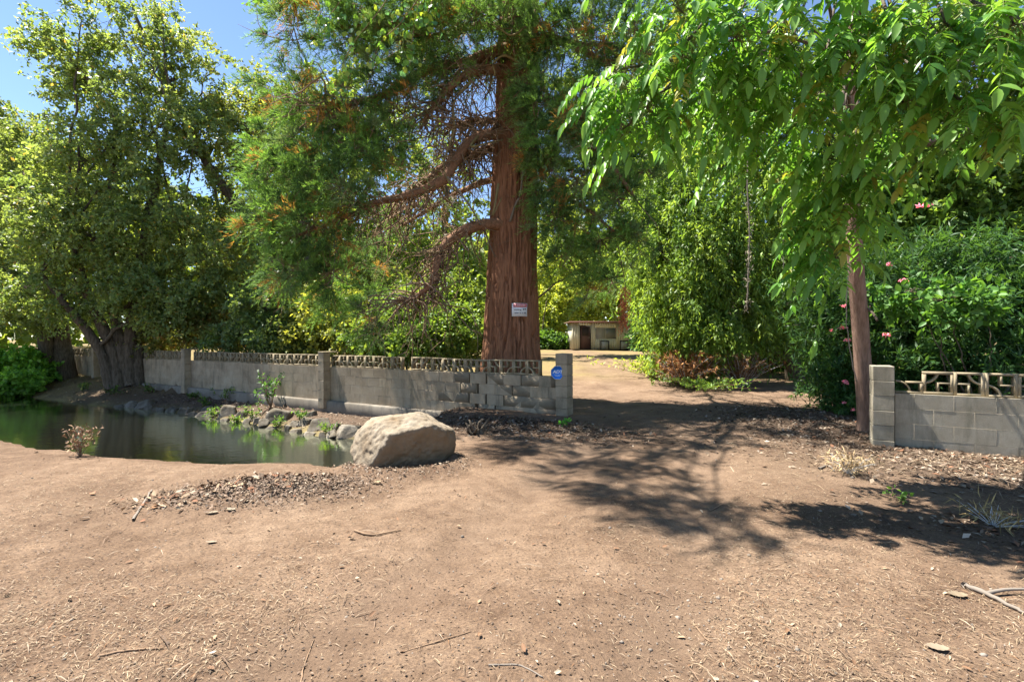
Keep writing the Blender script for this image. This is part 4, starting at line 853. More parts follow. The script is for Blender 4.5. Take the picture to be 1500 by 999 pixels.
# broad-leaved sapling showing through the oleander
shrub('young broad-leaved shrub hanging over the right wall', 73, 1420, 7.6, [(1380, 440, 7.4, 62, 20, .4, 16), (1440, 445, 7.3, 40, 20, .4, 9), (1330, 430, 7.6, 30, 20, .3, 7)], (.040, .105, .022), (.08, .165, .032), 4, 7, .3, .10, .6, tm=HEX, mat='leaf_gloss', sr=.4)

# dark shrubs added to stand in for the shade below the weeping tree
UG = 'dark filler shrubs below the weeping tree'
for sd, lab, px, Y, LB in ((74, 'dark filler shrub for the shade right of the forked trunk', 1225, 18, [(1225, 520, 17.6, 50, 34, 1.2, 60), (1270, 500, 17, 50, 50, 1.2, 50)]), (75, 'dark filler shrub for the shade behind the forked trunk', 1140, 20.5, [(1120, 520, 20, 50, 30, 1.4, 60), (1170, 505, 20.5, 50, 40, 1.4, 60)]), (76, 'dark filler shrub for the shade behind the dry brush', 1060, 20, [(1050, 510, 19, 45, 34, 1.4, 60), (1000, 505, 21, 40, 30, 1.4, 46)])):
    shrub(lab, sd, px, Y, LB, (.03, .07, .018), (.08, .14, .03), 7, 10, .5, .13, .55, UG)

# hanging vine stems
for k, (pts, lab) in enumerate((([(1096, 190, 12.4), (1095, 280, 12.4), (1098, 340, 12.4), (1096, 400, 12.4), (1094, 452, 12.4)], 'long pale dead vine hanging in front of the weeping tree'),
                                ([(1252, 250, 7.0), (1250, 330, 7.1), (1240, 440, 7.1), (1243, 500, 7.1), (1255, 560, 7.1)], 'thin vine stem hanging beside the leaning trunk'),
                                ([(1146, 300, 11.5), (1148, 380, 11.5), (1147, 440, 11.5)], 'short thin vine hanging left of the leaning trunk'))):
    vr = empty('dead_vine', P(*pts[0]), 0, lab, 'vine', 'dead vines hanging on the right'); mb = MB(); r = np.random.default_rng(80+k)
    q = spline([P(*z_) for z_ in pts], 30); mb.tube(q + r.normal(0, .004, q.shape), .007 if k else .016, 5)
    obs = [mb.build('stem', M['grey_twig'])]
    if k == 0:
        m_ = 260; ii = r.integers(8, 30, m_); pp = q[ii] + r.normal(0, .04, (m_, 3)); obs.append(leaves('tuft', pp, nz(r.normal(0, .6, (m_, 3)) + (0, 0, -.7)), r.normal(0, 1, (m_, 3)), r.uniform(.04, .11, m_), .02, np.array((.40, .34, .24))*(1 + r.normal(0, .2, (m_, 1))), BLD, M['dry'])); obs[-1]['kind'] = 'stuff'
    child_world(vr, obs)

# ------------------------------------------------------------------ walnut with compound leaves, near the camera
def walnut():
    r = np.random.default_rng(91)
    base = gp(1270, 7.35); root = empty('walnut_tree', base, 0, 'leaning pinkish trunk beside the right pillar with large compound leaves overhead', 'tree')
    tp = spline([base, P(1268, 600, 7.35), P(1262, 500, 7.3), P(1254, 400, 7.2), P(1250, 330, 7.1), P(1246, 200, 7.0), P(1250, 40, 6.9), P(1260, -120, 6.8)], 70)
    rr = np.interp(np.linspace(0, 1, 70), [0, .1, .4, .7, 1], [.15, .115, .105, .09, .06])
    ns = 40; a = np.arange(ns)*2*np.pi/ns; A, I_ = np.meshgrid(a, np.arange(70)); zz = tp[:, 2][:, None]
    rad = rr[:, None]*(1 + .14*fbm(np.cos(A)*2, np.sin(A)*2, zz*.8, o=2) + .16*fbm(np.cos(A)*7 + 5, np.sin(A)*7, zz*1.1, o=2))
    V = tp[:, None] + np.stack([rad*np.cos(A), rad*np.sin(A), 0*A], -1); V = V.reshape(-1, 3)
    i, j = np.meshgrid(np.arange(69), np.arange(ns), indexing='ij'); j2 = (j+1) % ns
    tr = mesh_np('trunk', V, np.stack([i*ns+j, i*ns+j2, (i+1)*ns+j2, (i+1)*ns+j], -1).reshape(-1, 4), M['bark_pink'], None, smooth=True)
    mb = MB(); mb.tube(spline([P(1272, 452, 7.15), P(1281, 462, 7.0), P(1285, 470, 6.95)], 6), .018, 6); mb.tube(spline([P(1250, 240, 7.0), P(1300, 215, 6.8), P(1345, 214, 6.6), P(1420, 190, 6.2)], 14), np.linspace(.07, .04, 14), 8)
    lobes = [(915, 130, 4.5, 48, 50, .35, 17), (960, 170, 4.6, 40, 50, .35, 13), (930, 195, 4.7, 34, 40, .3, 8), (1010, 90, 4.4, 55, 55, .4, 20), (1080, 60, 4.3, 60, 60, .45, 22), (1075, 130, 4.6, 55, 55, .4, 18), (1000, 20, 4.4, 60, 40, .4, 14), (1150, 70, 4.3, 60, 70, .45, 22), (1140, 160, 4.8, 50, 50, .4, 15),
             (1215, 240, 5.0, 55, 70, .45, 30), (1230, 320, 5.0, 48, 55, .35, 26), (1225, 375, 5.0, 36, 34, .28, 14), (1200, 180, 5.0, 55, 50, .4, 16), (1255, 290, 4.8, 35, 70, .3, 12), (1225, 90, 4.2, 70, 70, .45, 20), (1300, 60, 4.0, 70, 70, .45, 22), (1380, 60, 3.7, 70, 70, .4, 20), (1320, 150, 4.0, 60, 50, .4, 14), (1400, 170, 3.8, 60, 45, .35, 14),
             (1470, 60, 3.5, 60, 70, .4, 16), (1450, 190, 4.0, 60, 45, .35, 12), (1530, 120, 3.5, 60, 90, .4, 12), (1110, 230, 5.2, 45, 40, .35, 9), (1160, -50, 4.4, 150, 50, .7, 26), (1350, -60, 4.0, 150, 60, .7, 26), (980, -50, 4.5, 90, 40, .5, 14), (1560, 0, 3.6, 80, 90, .5, 12), (1040, 150, 5.2, 60, 50, .4, 10), (1290, 200, 5.4, 60, 40, .4, 8)]
    LB = [(c, q, int(n*1.5)) for c, q, n in px_lobes(lobes)]; boughs = []
    for k, (c, rad, n) in enumerate(LB):
        top = tp[46 + (k*5) % 22]; m_ = top*.45 + c*.55 + np.array((0, 0, .75))
        q = spline([top, m_, c + np.array((0, 0, rad[2]*.6)), c], 16); mb.tube(q + r.normal(0, .008, q.shape), np.linspace(.024, .006, 16), 6, cap=False); boughs.append(q)
    PL, DL, NL, LL, CL, DEP = [], [], [], [], [], []
    rach = MB()
    for k, (c, rad, n) in enumerate(LB):
        for _ in range(n):
            d0 = nz(r.normal(0, 1, 3)); b0 = c + d0*rad*r.uniform(.2, .9); tw = boughs[k][r.integers(10, 16)]
            rach.tube(path(tw, b0, 5, .06, .015, r), np.linspace(.006, .0035, 5), 4, cap=False)
            out = nz(np.array([d0[0]*.9 + r.normal(0, .4) - .35, d0[1]*.5 + r.normal(0, .4) - .15, r.normal(.0, .3)])); ln = r.uniform(.36, .58); npair = r.integers(6, 9)
            t = np.linspace(0, 1, 9)[:, None]; dr_ = r.uniform(.35, .75); q = b0 + out*ln*(t*(1 - .25*t)) + np.array([0, 0, -1.0])*ln*dr_*t**1.8
            rach.tube(q[::2], np.linspace(.0032, .0012, 5), 3, cap=False)
            tone = np.clip(r.normal(.45, .28), 0, 1); base_c = np.array((.050, .132, .024))*(1-tone) + np.array((.125, .230, .038))*tone
            if r.random() < .05: base_c = np.array((.17, .17, .03))
            for f in np.linspace(.22, .97, npair):
                kk = f*8; i0 = min(int(kk), 7); p0 = q[i0] + (q[i0+1] - q[i0])*(kk - i0); tg = nz(q[i0+1] - q[i0]); sd = nz(np.cross(tg, (0, 0, 1.0)))
                for s_ in (-1, 1):
                    PL.append(p0); DL.append(nz(tg*r.uniform(.35, .7) + sd*s_ + np.array([0, 0, r.uniform(-.75, -.15)]))); NL.append(nz(np.array([0, 0, 1.0]) + r.normal(0, .22, 3) + tg*.2))
                    LL.append(r.uniform(.065, .165)*(1 - .25*abs(f - .6))); CL.append(base_c*(1 + r.normal(0, .13)))
            PL.append(q[-1]); DL.append(nz(q[-1] - q[-2] + r.normal(0, .15, 3)*.05)); NL.append(nz(np.array([0, -.5, 1.0]))); LL.append(r.uniform(.14, .19)); CL.append(base_c)
    PL, DL, NL, LL, CL = map(np.array, (PL, DL, NL, LL, CL)); CL = np.clip(CL, .01, .5)
    obs = [tr, mb.build('limb', M['bark_grey'], None, True), rach.build('leaf_stalk', mat_plain('stalk', (.16, .20, .05), .6, .2))]
    # leaflet shape: pointed oval, folded along the midrib, tip bent down
    a_ = np.array([0, .12, .32, .55, .78, 1.0]); w_ = np.array([0, .30, .5, .46, .28, 0]); tv = []; 
    for q in range(6): tv.append((a_[q], 0, -.16*a_[q]**2))
    for q in range(1, 5): tv.append((a_[q], w_[q], .07*w_[q]*2 - .16*a_[q]**2))
    for q in range(1, 5): tv.append((a_[q], -w_[q], .07*w_[q]*2 - .16*a_[q]**2))
    tf3 = [(0, 1, 6), (5, 9, 4), (0, 10, 1), (5, 4, 13)]; tf4 = [(1, 2, 7, 6), (2, 3, 8, 7), (3, 4, 9, 8), (1, 10, 11, 2), (2, 11, 12, 3), (3, 12, 13, 4)]
    tv = np.array(tv); n = len(PL)
    D = nz(DL); S = nz(np.cross(D, NL)); N2 = np.cross(S, D); W = LL*.35
    px = 750 + F*PL[:, 0]/PL[:, 1]; py = HZ - F*(PL[:, 2] - CAMZ)/PL[:, 1]
    inv = (px > 860) & (px < 1495) & (py > 5) & (py < 420)
    score = np.where(inv, LL/PL[:, 1], -1); sel = np.argsort(-score)[:300]; rest = np.setdiff1d(np.arange(n), sel)
    V = PL[rest][:, None] + D[rest][:, None]*(LL[rest][:, None]*tv[:, 0])[..., None] + S[rest][:, None]*(W[rest][:, None]*tv[:, 1])[..., None] + N2[rest][:, None]*(LL[rest][:, None]*tv[:, 2])[..., None]
    m = len(rest); F3 = (np.arange(m)[:, None, None]*14 + np.array(tf3)).reshape(-1, 3); F4 = (np.arange(m)[:, None, None]*14 + np.array(tf4)).reshape(-1, 4)
    cr = mesh_np('crown', V.reshape(-1, 3), [F3, F4], M['leaf_walnut'], None, np.repeat(CL[rest], 14, 0), True); cr['kind'] = 'stuff'
    child_world(root, obs + [cr])
    # the leaflets that show largest, one object each
    protos = []
    for q in range(8):
        tone = q/7; o = mesh_np('leaflet', tv*np.array((1, .35, 1)), [np.array(tf3), np.array(tf4)], M['leaf_walnut'], None, np.tile(np.array((.050, .132, .024))*(1-tone) + np.array((.125, .230, .038))*tone, (14, 1)), True)
        protos.append(o.data); bpy.data.objects.remove(o)
    g_ = CL[:, 1]
    for q in sel:
        me = protos[int(np.clip((g_[q] - .132)/.098*7, 0, 7))]; o = bpy.data.objects.new('leaflet', me); col.objects.link(o); o.parent = cr
        mtx = Matrix(((D[q][0], S[q][0], N2[q][0], PL[q][0] - base[0]), (D[q][1], S[q][1], N2[q][1], PL[q][1] - base[1]), (D[q][2], S[q][2], N2[q][2], PL[q][2] - base[2]), (0, 0, 0, 1)))
        o.matrix_local = mtx @ Matrix.Diagonal((LL[q], LL[q], LL[q], 1))
    return root
M['leaf_walnut'] = mat_leaf('leaf_walnut', .48, .42, .45, (1.4, 1.3, .6))
walnut()

# ------------------------------------------------------------------ boulder and rocks
def rock_mesh(name, planes, mat, sub=5, soft=14.0, nscale=3.0, namp=.04, seed=0.0, fine=.012):
    bm = bmesh.new(); bmesh.ops.create_icosphere(bm, subdivisions=sub, radius=1.0)
    V = np.array([v.co[:] for v in bm.verts]); Fc = np.array([[v.index for v in f.verts] for f in bm.faces]); bm.free()
    nn = nz(np.array([p[:3] for p in planes])); dd = np.array([p[3] for p in planes])
    q = np.maximum(V @ nn.T, 1e-4)/dd; rad = 1/((q**soft).sum(1)**(1/soft))
    X_ = V*rad[:, None]
    rad = rad*(1 + namp*2*fbm(X_[:, 0]*nscale + seed, X_[:, 1]*nscale, X_[:, 2]*nscale, o=3)) + fine*2*fbm(X_[:, 0]*22 + seed, X_[:, 1]*22, X_[:, 2]*22, o=2)
    return V*rad[:, None], Fc
bc = P(588, 688, 5.38); bz = gz(bc[0], bc[1])
pl = [(0, 0, -1, .30), (-.10, .10, 1, .325), (.05, -.42, .91, .345), (.45, .1, .9, .38), (-.5, -.2, .75, .40), (-.62, -.70, .36, .40), (.50, -.82, -.30, .30), (.30, -.80, -.5, .36), (1, -.25, .12, .535), (.85, -.3, -.5, .50), (-1, .1, .15, .56), (-.3, 1, .1, .42), (.6, .8, .1, .5), (-.8, -.3, -.55, .55), (-.65, .7, .2, .5), (.75, -.45, .55, .50)]
V, Fc = rock_mesh('boulder', pl, None, 6, 22, 3.4, .06, 3.0, .02)
V = V*np.array((1.04, 1.0, 1.02))
bo = mesh_np('boulder', V, Fc, M['boulder'], None, smooth=True); bo.location = (bc[0] - .05, bc[1] + .28, bz + .235)
tag(bo, 'large tan granite boulder at the end of the canal', 'boulder')
V, Fc = rock_mesh('rock', [(0, 0, 1, .22), (.3, -1, .3, .2), (-1, 0, .2, .3), (1, .2, .3, .3), (0, 1, .2, .25), (0, 0, -1, .25), (-.6, -.6, .6, .24)], None, 4, 16, 3, .06, 9.0)
o = mesh_np('rock', V, Fc, M['boulder'], None, smooth=True); q = P(535, 640, 6.3); o.location = (q[0], q[1], gz(q[0], q[1]) + .10); tag(o, 'small tan rock tucked behind the left side of the boulder', 'rock', 'rocks by the canal')
# broken concrete and stones along the far waterline: (px, py, width m, height m, flat)
rr_ = random.Random(21)
spots = [(512, 632, .50, .40), (490, 628, .34, .34), (468, 622, .52, .42), (448, 618, .34, .30), (432, 620, .30, .26), (410, 612, .62, .52), (388, 617, .34, .30), (372, 612, .26, .22), (336, 605, .44, .50), (354, 608, .30, .34), (318, 605, .26, .2), (297, 607, .34, .24), (283, 607, .24, .2), (270, 601, .36, .22), (252, 600, .30, .2), (236, 598, .24, .16), (212, 593, .52, .38), (193, 592, .38, .36), (172, 595, .28, .18), (303, 596, .28, .16), (425, 605, .30, .22), (455, 606, .26, .2)]
ords = ['first', 'second', 'third', 'fourth', 'fifth', 'sixth', 'seventh', 'eighth', 'ninth', 'tenth', 'eleventh', 'twelfth', '13th', '14th', '15th', '16th', '17th', '18th', '19th', '20th', '21st', '22nd']
for px in np.linspace(508, 180, 19):
    px = float(px) + rr_.uniform(-6, 6); spots.append((px, float(np.interp(px, [170, 250, 330, 400, 480, 515], [598, 603, 617, 628, 639, 645])) - rr_.uniform(0, 9), rr_.uniform(.16, .32), rr_.uniform(.14, .28)))
ords += ['%d%s' % (q, {1: 'st', 2: 'nd', 3: 'rd'}.get(q % 10, 'th')) for q in range(23, 60)]
order = sorted(range(len(spots)), key=lambda k: -spots[k][0])
for rank, k in enumerate(order):
    px, py, w, h = spots[k]; w *= .8; h *= .8
    # put it on the far bank where this sight line meets it
    best = None
    for Yq in np.linspace(9, 18, 91):
        q = P(px, py, Yq); s, t = st(q[0], q[1])
        if t < .25: break
        e = abs(gz(q[0], q[1]) - q[2] + .05)
        if best is None or e < best[0]: best = (e, q)
    q = best[1]
    planes = [(0, 0, 1, .5), (0, 0, -1, .5), (rr_.uniform(-.3, .3), -1, rr_.uniform(.1, .7), .38), (1, rr_.uniform(-.5, .3), rr_.uniform(-.1, .5), .5), (-1, rr_.uniform(-.4, .4), rr_.uniform(-.1, .6), .5), (0, 1, 0, .45), (rr_.uniform(.3, .8), -.6, .7, .55), (-rr_.uniform(.3, .8), -.5, .8, .55)]
    V, Fc = rock_mesh('rock', planes, None, 4, 40, 3.2, .09, k*3.7, .03)
    o = mesh_np('rock', V*np.array((w, w*.8, h)), Fc, M['rock'], None, smooth=True); o.location = (q[0], q[1], gz(q[0], q[1]) + h*.08); o.rotation_euler = (rr_.uniform(-.35, .05), rr_.uniform(-.35, .35), rr_.uniform(-.6, .4))
    tag(o, 'grey stone at the far waterline below the wall, %s counting left from the boulder' % ords[rank], 'rock', 'stones along the waterline')

# ------------------------------------------------------------------ small plants
def weed(name, label, cat, base, seed, nst, ht, L, W, a, b, spread=.5, nl=12, tm=DIA, mat='leaf', group=None, part='foliage', stem='twig'):
    r = np.random.default_rng(seed); root = empty(name, base, 0, label, cat, group); mb = MB(); Pp, D = [], []
    base = np.asarray(base, float)
    for _ in range(nst):
        e_ = base + np.array([r.normal(0, spread*ht), r.normal(0, spread*ht), ht*r.uniform(.55, 1.1)]); q = spline([base, (base + e_)/2 + r.normal(0, .06*ht, 3) + (0, 0, .08*ht), e_], 10); mb.tube(q, np.linspace(.008, .003, 10)*max(ht, .3)*1.4, 4)
        for _ in range(nl): k = r.integers(3, 10); Pp.append(q[k] + r.normal(0, .02, 3)); D.append(nz(q[k] - q[k-1] + r.normal(0, .05, 3)*.0)*.4 + r.normal(0, .6, 3))
    Pp = np.array(Pp); n = len(Pp); L_ = L*r.uniform(.6, 1.2, n)
    o = leaves(part, Pp, nz(np.array(D)), nz(r.normal(0, .5, (n, 3)) + (0, 0, 1)), L_, L_*W, colours(r, np.zeros(n, int), 1, a, b, .1), tm, M[mat]); o['kind'] = 'stuff'
    child_world(root, [mb.build('stem', M[stem]), o]); return root
def on(px, py, Y0, Y1):
    best = None
    for Yq in np.linspace(Y0, Y1, 120):
        q = P(px, py, Yq); e = abs(gz(q[0], q[1]) - q[2])
        if best is None or e < best[0]: best = (e, q)
    q = best[1].copy(); q[2] = gz(q[0], q[1]) - .01; return q
def at_wall(px, t):
    k = (px - 750)/F; s = (W0[0] + WNm[0]*t - k*(W0[1] + WNm[1]*t))/(k*WD[1] - WD[0]); return np.array([*xy(s, t), 0.0])
g1, g2 = (.018, .055, .016), (.045, .10, .026)
q = at_wall(397, .35); q[2] = gz(q[0], q[1]) - .02
weed('sapling', 'dark green sapling growing against the wall footing', 'sapling', q, 301, 11, .95, .13, .42, g1, g2, .30, 16)
WG = 'weeds on the canal bank'
for k, (px, py, ht, lab) in enumerate(((168, 580, .34, 'bright green weed below the multi-stemmed tree'), (330, 588, .42, 'leafy weed at the footing right of the left post'), (299, 597, .30, 'yellow-green weed at the waterline left of a tall grey stone'), (312, 614, .30, 'pale weed hanging at the water left of the tall stones'),
                                      (372, 616, .42, 'grassy weed between the stones below the sapling'), (283, 585, .24, 'low green weed on the bank below the left post'), (480, 636, .22, 'green tuft at the water near the boulder'), (345, 620, .2, 'small sprout at the water between tall stones'), (250, 570, .2, 'low weed on the footing left of the left post'), (440, 618, .3, 'weed between the stones below the middle post'), (405, 626, .22, 'sprout at the water below the sapling'), (360, 585, .3, 'weed on the bank top left of the sapling'), (220, 575, .26, 'weed on the bank top right of the multi-stemmed tree'), (120, 575, .3, 'weed on the bank left of the multi-stemmed tree'))):
    weed('weed', lab, 'weed', on(px, py, 9, 19), 310+k, 9, ht, .10, .35, (.025, .07, .016), (.08, .13, .03), .42, 12, group=WG)
for k, (px, py, ht, lab) in enumerate(((1185, 588, .32, 'green seedling in the litter left of the leaning trunk'), (1218, 575, .2, 'second small seedling nearer the leaning trunk'), (1382, 580, .10, 'tiny sprout at the foot of the right wall'))[:2]):
    weed('seedling', lab, 'seedling', on(px, py, 5, 16), 330+k, 9, ht, .09, .5, (.035, .10, .02), (.09, .18, .04), .45, 10, group='seedlings in the litter')
weed('seedling', 'tiny green sprout at the foot of the end pillar', 'seedling', on(827, 625, 6, 9), 335, 6, .13, .06, .7, (.03, .14, .03), (.06, .2, .04), .5, 6, HEX, group='seedlings in the litter')
weed('seedling', 'tiny green sprout in the litter before the right wall', 'seedling', on(1318, 735, 3.5, 6), 336, 6, .09, .045, .7, (.06, .14, .03), (.12, .22, .05), .5, 6, HEX, group='seedlings in the litter')
weed('dry_weed', 'dry brown weed standing on the edge of the near bank', 'weed', on(118, 668, 5, 7.2), 340, 16, .34, .06, .35, (.20, .11, .06), (.40, .27, .17), .32, 16, mat='dry')
weed('dry_grass_clump', 'clump of pale dry grass at the sunlit edge before the right pillar', 'grass clump', on(1244, 694, 4.5, 6.2), 341, 40, .2, .10, .10, (.26, .175, .085), (.40, .30, .165), .62, 12, LAN, 'dry', stem='dry')
weed('dry_grass_clump', 'low yellow dry grass at the edge of the litter on the right', 'grass clump', on(1455, 770, 3, 4.6), 342, 20, .12, .12, .08, (.25, .18, .075), (.37, .28, .12), 1.2, 8, LAN, 'dry', stem='dry')
b = on(1035, 548, 10, 24)
weed('dry_brush', 'rust-brown dry brush under the weeping tree', 'brush', P(1005, 545, 14.2)*(1, 1, 0) + (0, 0, gz(*P(1005, 545, 14.2)[:2])), 343, 120, .95, .17, .16, (.20, .085, .03), (.42, .20, .07), .55, 40, LAN, 'dry', stem='dry')
weed('dry_brush', 'dark tangled dry brush right of the rust-brown brush', 'brush', P(1085, 548, 14.0)*(1, 1, 0) + (0, 0, gz(*P(1085, 548, 14.0)[:2])), 344, 80, .9, .16, .16, (.10, .055, .028), (.26, .14, .06), .5, 30, LAN, 'dry', stem='dry')
weed('weed_patch', 'low bright weeds left of the rust-brown brush', 'weed', P(955, 540, 17.5)*(1, 1, 0) + (0, 0, gz(*P(955, 540, 17.5)[:2])), 345, 60, .75, .14, .35, (.12, .20, .03), (.30, .34, .06), .8, 26, DIA)
weed('weed_patch', 'low green weeds along the foot of the dry brush', 'weed', P(1035, 562, 13.2)*(1, 1, 0) + (0, 0, gz(*P(1035, 562, 13.2)[:2])), 346, 60, .34, .10, .4, (.05, .11, .025), (.13, .20, .04), 1.9, 18, DIA)
# root stump by the broken end of the footing
q = on(697, 636, 6.5, 9.5); rt = empty('root_stump', q, 0, 'small dark root stump beside the footing, right of the boulder', 'stump'); mb = MB(); r = np.random.default_rng(350)
for _ in range(16):
    e_ = q + np.array([r.normal(0, .12), r.normal(0, .1), r.uniform(.05, .28)]); mb.tube(spline([q + r.normal(0, .06, 3), (q+e_)/2 + r.normal(0, .04, 3), e_], 8), np.linspace(.04, .012, 8), 6)
child_world(rt, [mb.build('roots', M['bark_grey'], None, True)])

# ------------------------------------------------------------------ litter on the ground
r = np.random.default_rng(400)
def visible_xy(n, ymin, ymax, pw=1.0, margin=1.15):
    """scatter over the ground in front of the viewer, denser near"""
    u = r.random(n); y = (ymin**(1-pw) + u*(ymax**(1-pw) - ymin**(1-pw)))**(1/(1-pw)) if pw != 1 else ymin*(ymax/ymin)**u
    x = r.uniform(-1, 1, n)*(y*margin*1.09 + .5); return x, y
def bits(name, label, cat, x, y, L, W, pal, w, tilt=.12, lift=.003, tm=DIA):
    z = ground_z(x, y); s, t = st(x, y); ok = z > WATER + .03
    x, y, z = x[ok], y[ok], z[ok]; L = L[ok]; W = W[ok]; n = len(x)
    nw = np.exp(-(np.hypot(x, y - 2)/6.0)**2); z = z + nw*(.022*fbm(x*9, y*9, 1.5, o=3) + .024*np.clip(fbm(x*22, y*22, 4.5, o=2), 0, 1))
    a = r.uniform(0, 2*np.pi, n); e = .03; gxn = (ground_z(x+e, y) - ground_z(x-e, y))/(2*e); gyn = (ground_z(x, y+e) - ground_z(x, y-e))/(2*e)
    D = np.stack([np.cos(a), np.sin(a), gxn*np.cos(a) + gyn*np.sin(a) + r.normal(0, tilt, n)], -1); N = nz(np.stack([-gxn + r.normal(0, .25, n), -gyn + r.normal(0, .25, n), np.ones(n)], -1))
    pal = np.array(pal); c = pal[r.choice(len(pal), n, p=np.array(w)/sum(w))]*(1 + r.normal(0, .18, (n, 1)))
    o = leaves(name, np.stack([x, y, z + lift + r.random(n)*.004], -1), D, N, L, W, np.clip(c, .01, .85), tm, M['dry']); return tag(o, label, cat, kind='stuff')
STRAW = [(.29, .215, .135), (.235, .165, .104), (.15, .10, .066), (.085, .057, .038), (.33, .26, .18), (.19, .10, .048)]
x, y = visible_xy(130000, 1.7, 10, 1.25); den = fbm(x*.8, y*.8, 12.0, o=4) + .35*fbm((x*.8 - y*.6)*1.3, (x*.6 + y*.8)*.25, 3.0, o=3); tk = sum(np.exp(-((x - np.interp(y, [-5, 1, 3, 7, 12], [-3.2, -.9, .3, 2.1, 3.6]) - o_)/.3)**2) for o_ in (-.8, .8)); k = r.random(len(x)) < np.clip(.44 + 3.2*den, .08, 1)*(1 - .8*np.clip(tk, 0, 1)); x, y = x[k], y[k]
bits('straw', 'fine straw and bark chips scattered over the dirt', 'straw', x, y, (r.gamma(1.7, .0125, len(x)) + .005)*(1 + .06*y), r.uniform(.0012, .0036, len(x))*(1 + .10*y), STRAW, (3, 3, 2, 1.5, 1.5, .8))
x, y = visible_xy(12000, 1.7, 9, 1.3); bits('wood_chip', 'dark crumbs of bark and soil on the dirt', 'bark', x, y, r.uniform(.006, .024, len(x)), r.uniform(.004, .014, len(x)), [(.085, .058, .04), (.12, .082, .057), (.20, .145, .105)], (2, 2, 1), .3, .004)
# leaf litter in the shaded margins
def in_blob(n, cx, cy, rx, ry, a=0.0):
    u, v = r.normal(0, .6, n), r.normal(0, .6, n); c, s_ = math.cos(a), math.sin(a); return cx + rx*u*c - ry*v*s_, cy + rx*u*s_ + ry*v*c
LIT = [(.16, .115, .08), (.10, .068, .045), (.24, .185, .13), (.30, .245, .19), (.18, .085, .045), (.07, .047, .033)]
xs, ys = [], []
for n, *bl in ((5200, 6.4, 4.8, 2.4, .9, -.45), (4200, 5.0, 8.0, 1.5, 2.0, -.2), (3600, .1, 7.9, 1.6, .7, -.5), (900, 4.4, 3.2, 1.3, .4, -.5)):
    a_, b_ = in_blob(n, *bl); xs.append(a_); ys.append(b_)
sL = r.uniform(2, 14, 3600); tL = r.uniform(.15, 1.5, 3600); a_, b_ = xy(sL, tL); xs.append(a_); ys.append(b_)
sL = r.uniform(14, 26, 2400); tL = r.uniform(.1, 2.0, 2400); a_, b_ = xy(sL, tL); xs.append(a_); ys.append(b_)
x, y = np.concatenate(xs), np.concatenate(ys); L_ = r.uniform(.025, .085, len(x)); bits('leaf_litter', 'brown fallen leaves along the walls and bank', 'leaves', x, y, L_, L_*r.uniform(.25, .6, len(x)), LIT, (3, 3, 2, 1.2, 1, 2), .35, .008)
x, y = in_blob(2600, 6.2, 4.75, 2.4, .9, -.45); bits('twig_litter', 'thin dry stalks strewn before the right wall', 'twigs', x, y, r.uniform(.08, .38, len(x)), r.uniform(.003, .007, len(x)), STRAW, (3, 3, 2, 2, 1, .3), .10, .014, LAN)
# the raked pile
x, y = in_blob(5200, -2.2, 4.58, .74, .36, .28); L_ = r.uniform(.015, .05, len(x)); bits('leaf_pile', 'low pile of raked brown leaves and bark by the water', 'leaf pile', x, y, L_, L_*r.uniform(.2, .55, len(x)), [(.14, .095, .066), (.20, .14, .098), (.085, .058, .04), (.31, .24, .175)], (3, 3, 2, 1), .55, .012)
x, y = in_blob(260, -2.65, 4.4, .65, .24, .3); L_ = r.uniform(.03, .085, len(x)); bits('curled_leaf', 'curled brown and cream leaves around the near side of the leaf pile', 'leaves', x, y, L_, L_*r.uniform(.4, .7, len(x)), [(.30, .21, .13), (.20, .095, .05), (.36, .29, .21), (.13, .09, .06)], (2, 2, 1.4, 2), .5, .015, HEX)
x, y = visible_xy(260, 1.9, 7, 1.4); L_ = r.uniform(.02, .05, len(x)); bits('dry_leaf', 'small dry leaves dotted over the dirt', 'leaves', x, y, L_, L_*r.uniform(.3, .6, len(x)), [(.28, .2, .125), (.18, .10, .055), (.33, .27, .2)], (2, 2, 1), .3, .008, HEX)
x, y = visible_xy(240, 1.8, 7, 1.5); bits('fine_twig', 'thin dry twigs dotted over the dirt', 'twigs', x, y, r.uniform(.05, .22, len(x)), r.uniform(.003, .006, len(x)), [(.12, .08, .055), (.27, .21, .15), (.18, .12, .08)], (2, 2, 2), .06, .008, LAN)
a_ = r.uniform(0, 2*np.pi, 900); k_ = 1 + np.abs(r.normal(0, .16, 900)); x = -1.25 + np.cos(a_)*.62*k_; y = 5.62 + np.sin(a_)*.46*k_; L_ = r.uniform(.015, .05, 900)
bits('boulder_litter', 'bark and leaf bits gathered round the foot of the boulder', 'leaves', x, y, L_, L_*r.uniform(.2, .5, 900), LIT, (3, 3, 2, 1.2, 1, 2), .35, .008)
# pebbles
x, y = visible_xy(420, 1.8, 7, 1.6); x2, y2 = in_blob(220, .9, 2.45, .9, .5); x = np.r_[x, x2]; y = np.r_[y, y2]
bm = bmesh.new(); bmesh.ops.create_icosphere(bm, subdivisions=1, radius=1.0); IV = np.array([v.co[:] for v in bm.verts]); IF = np.array([[v.index for v in f.verts] for f in bm.faces]); bm.free()
z = ground_z(x, y); k = z > -.1; x, y, z = x[k], y[k], z[k]; n = len(x); rd = r.gamma(2.0, .0018, n) + .002
V = np.stack([x, y, z], -1)[:, None] + IV[None]*(rd[:, None, None]*r.uniform(.6, 1.3, (n, 1, 3)))*(1 + r.normal(0, .12, (n, len(IV), 1)))
tag(mesh_np('gravel', V.reshape(-1, 3), (np.arange(n)[:, None, None]*len(IV) + IF).reshape(-1, 3), M['dry'], None, np.repeat(np.array((.19, .16, .13))*(1 + r.normal(0, .25, (n, 1))), len(IV), 0)), 'small grey pebbles in the dirt', 'gravel', kind='stuff')

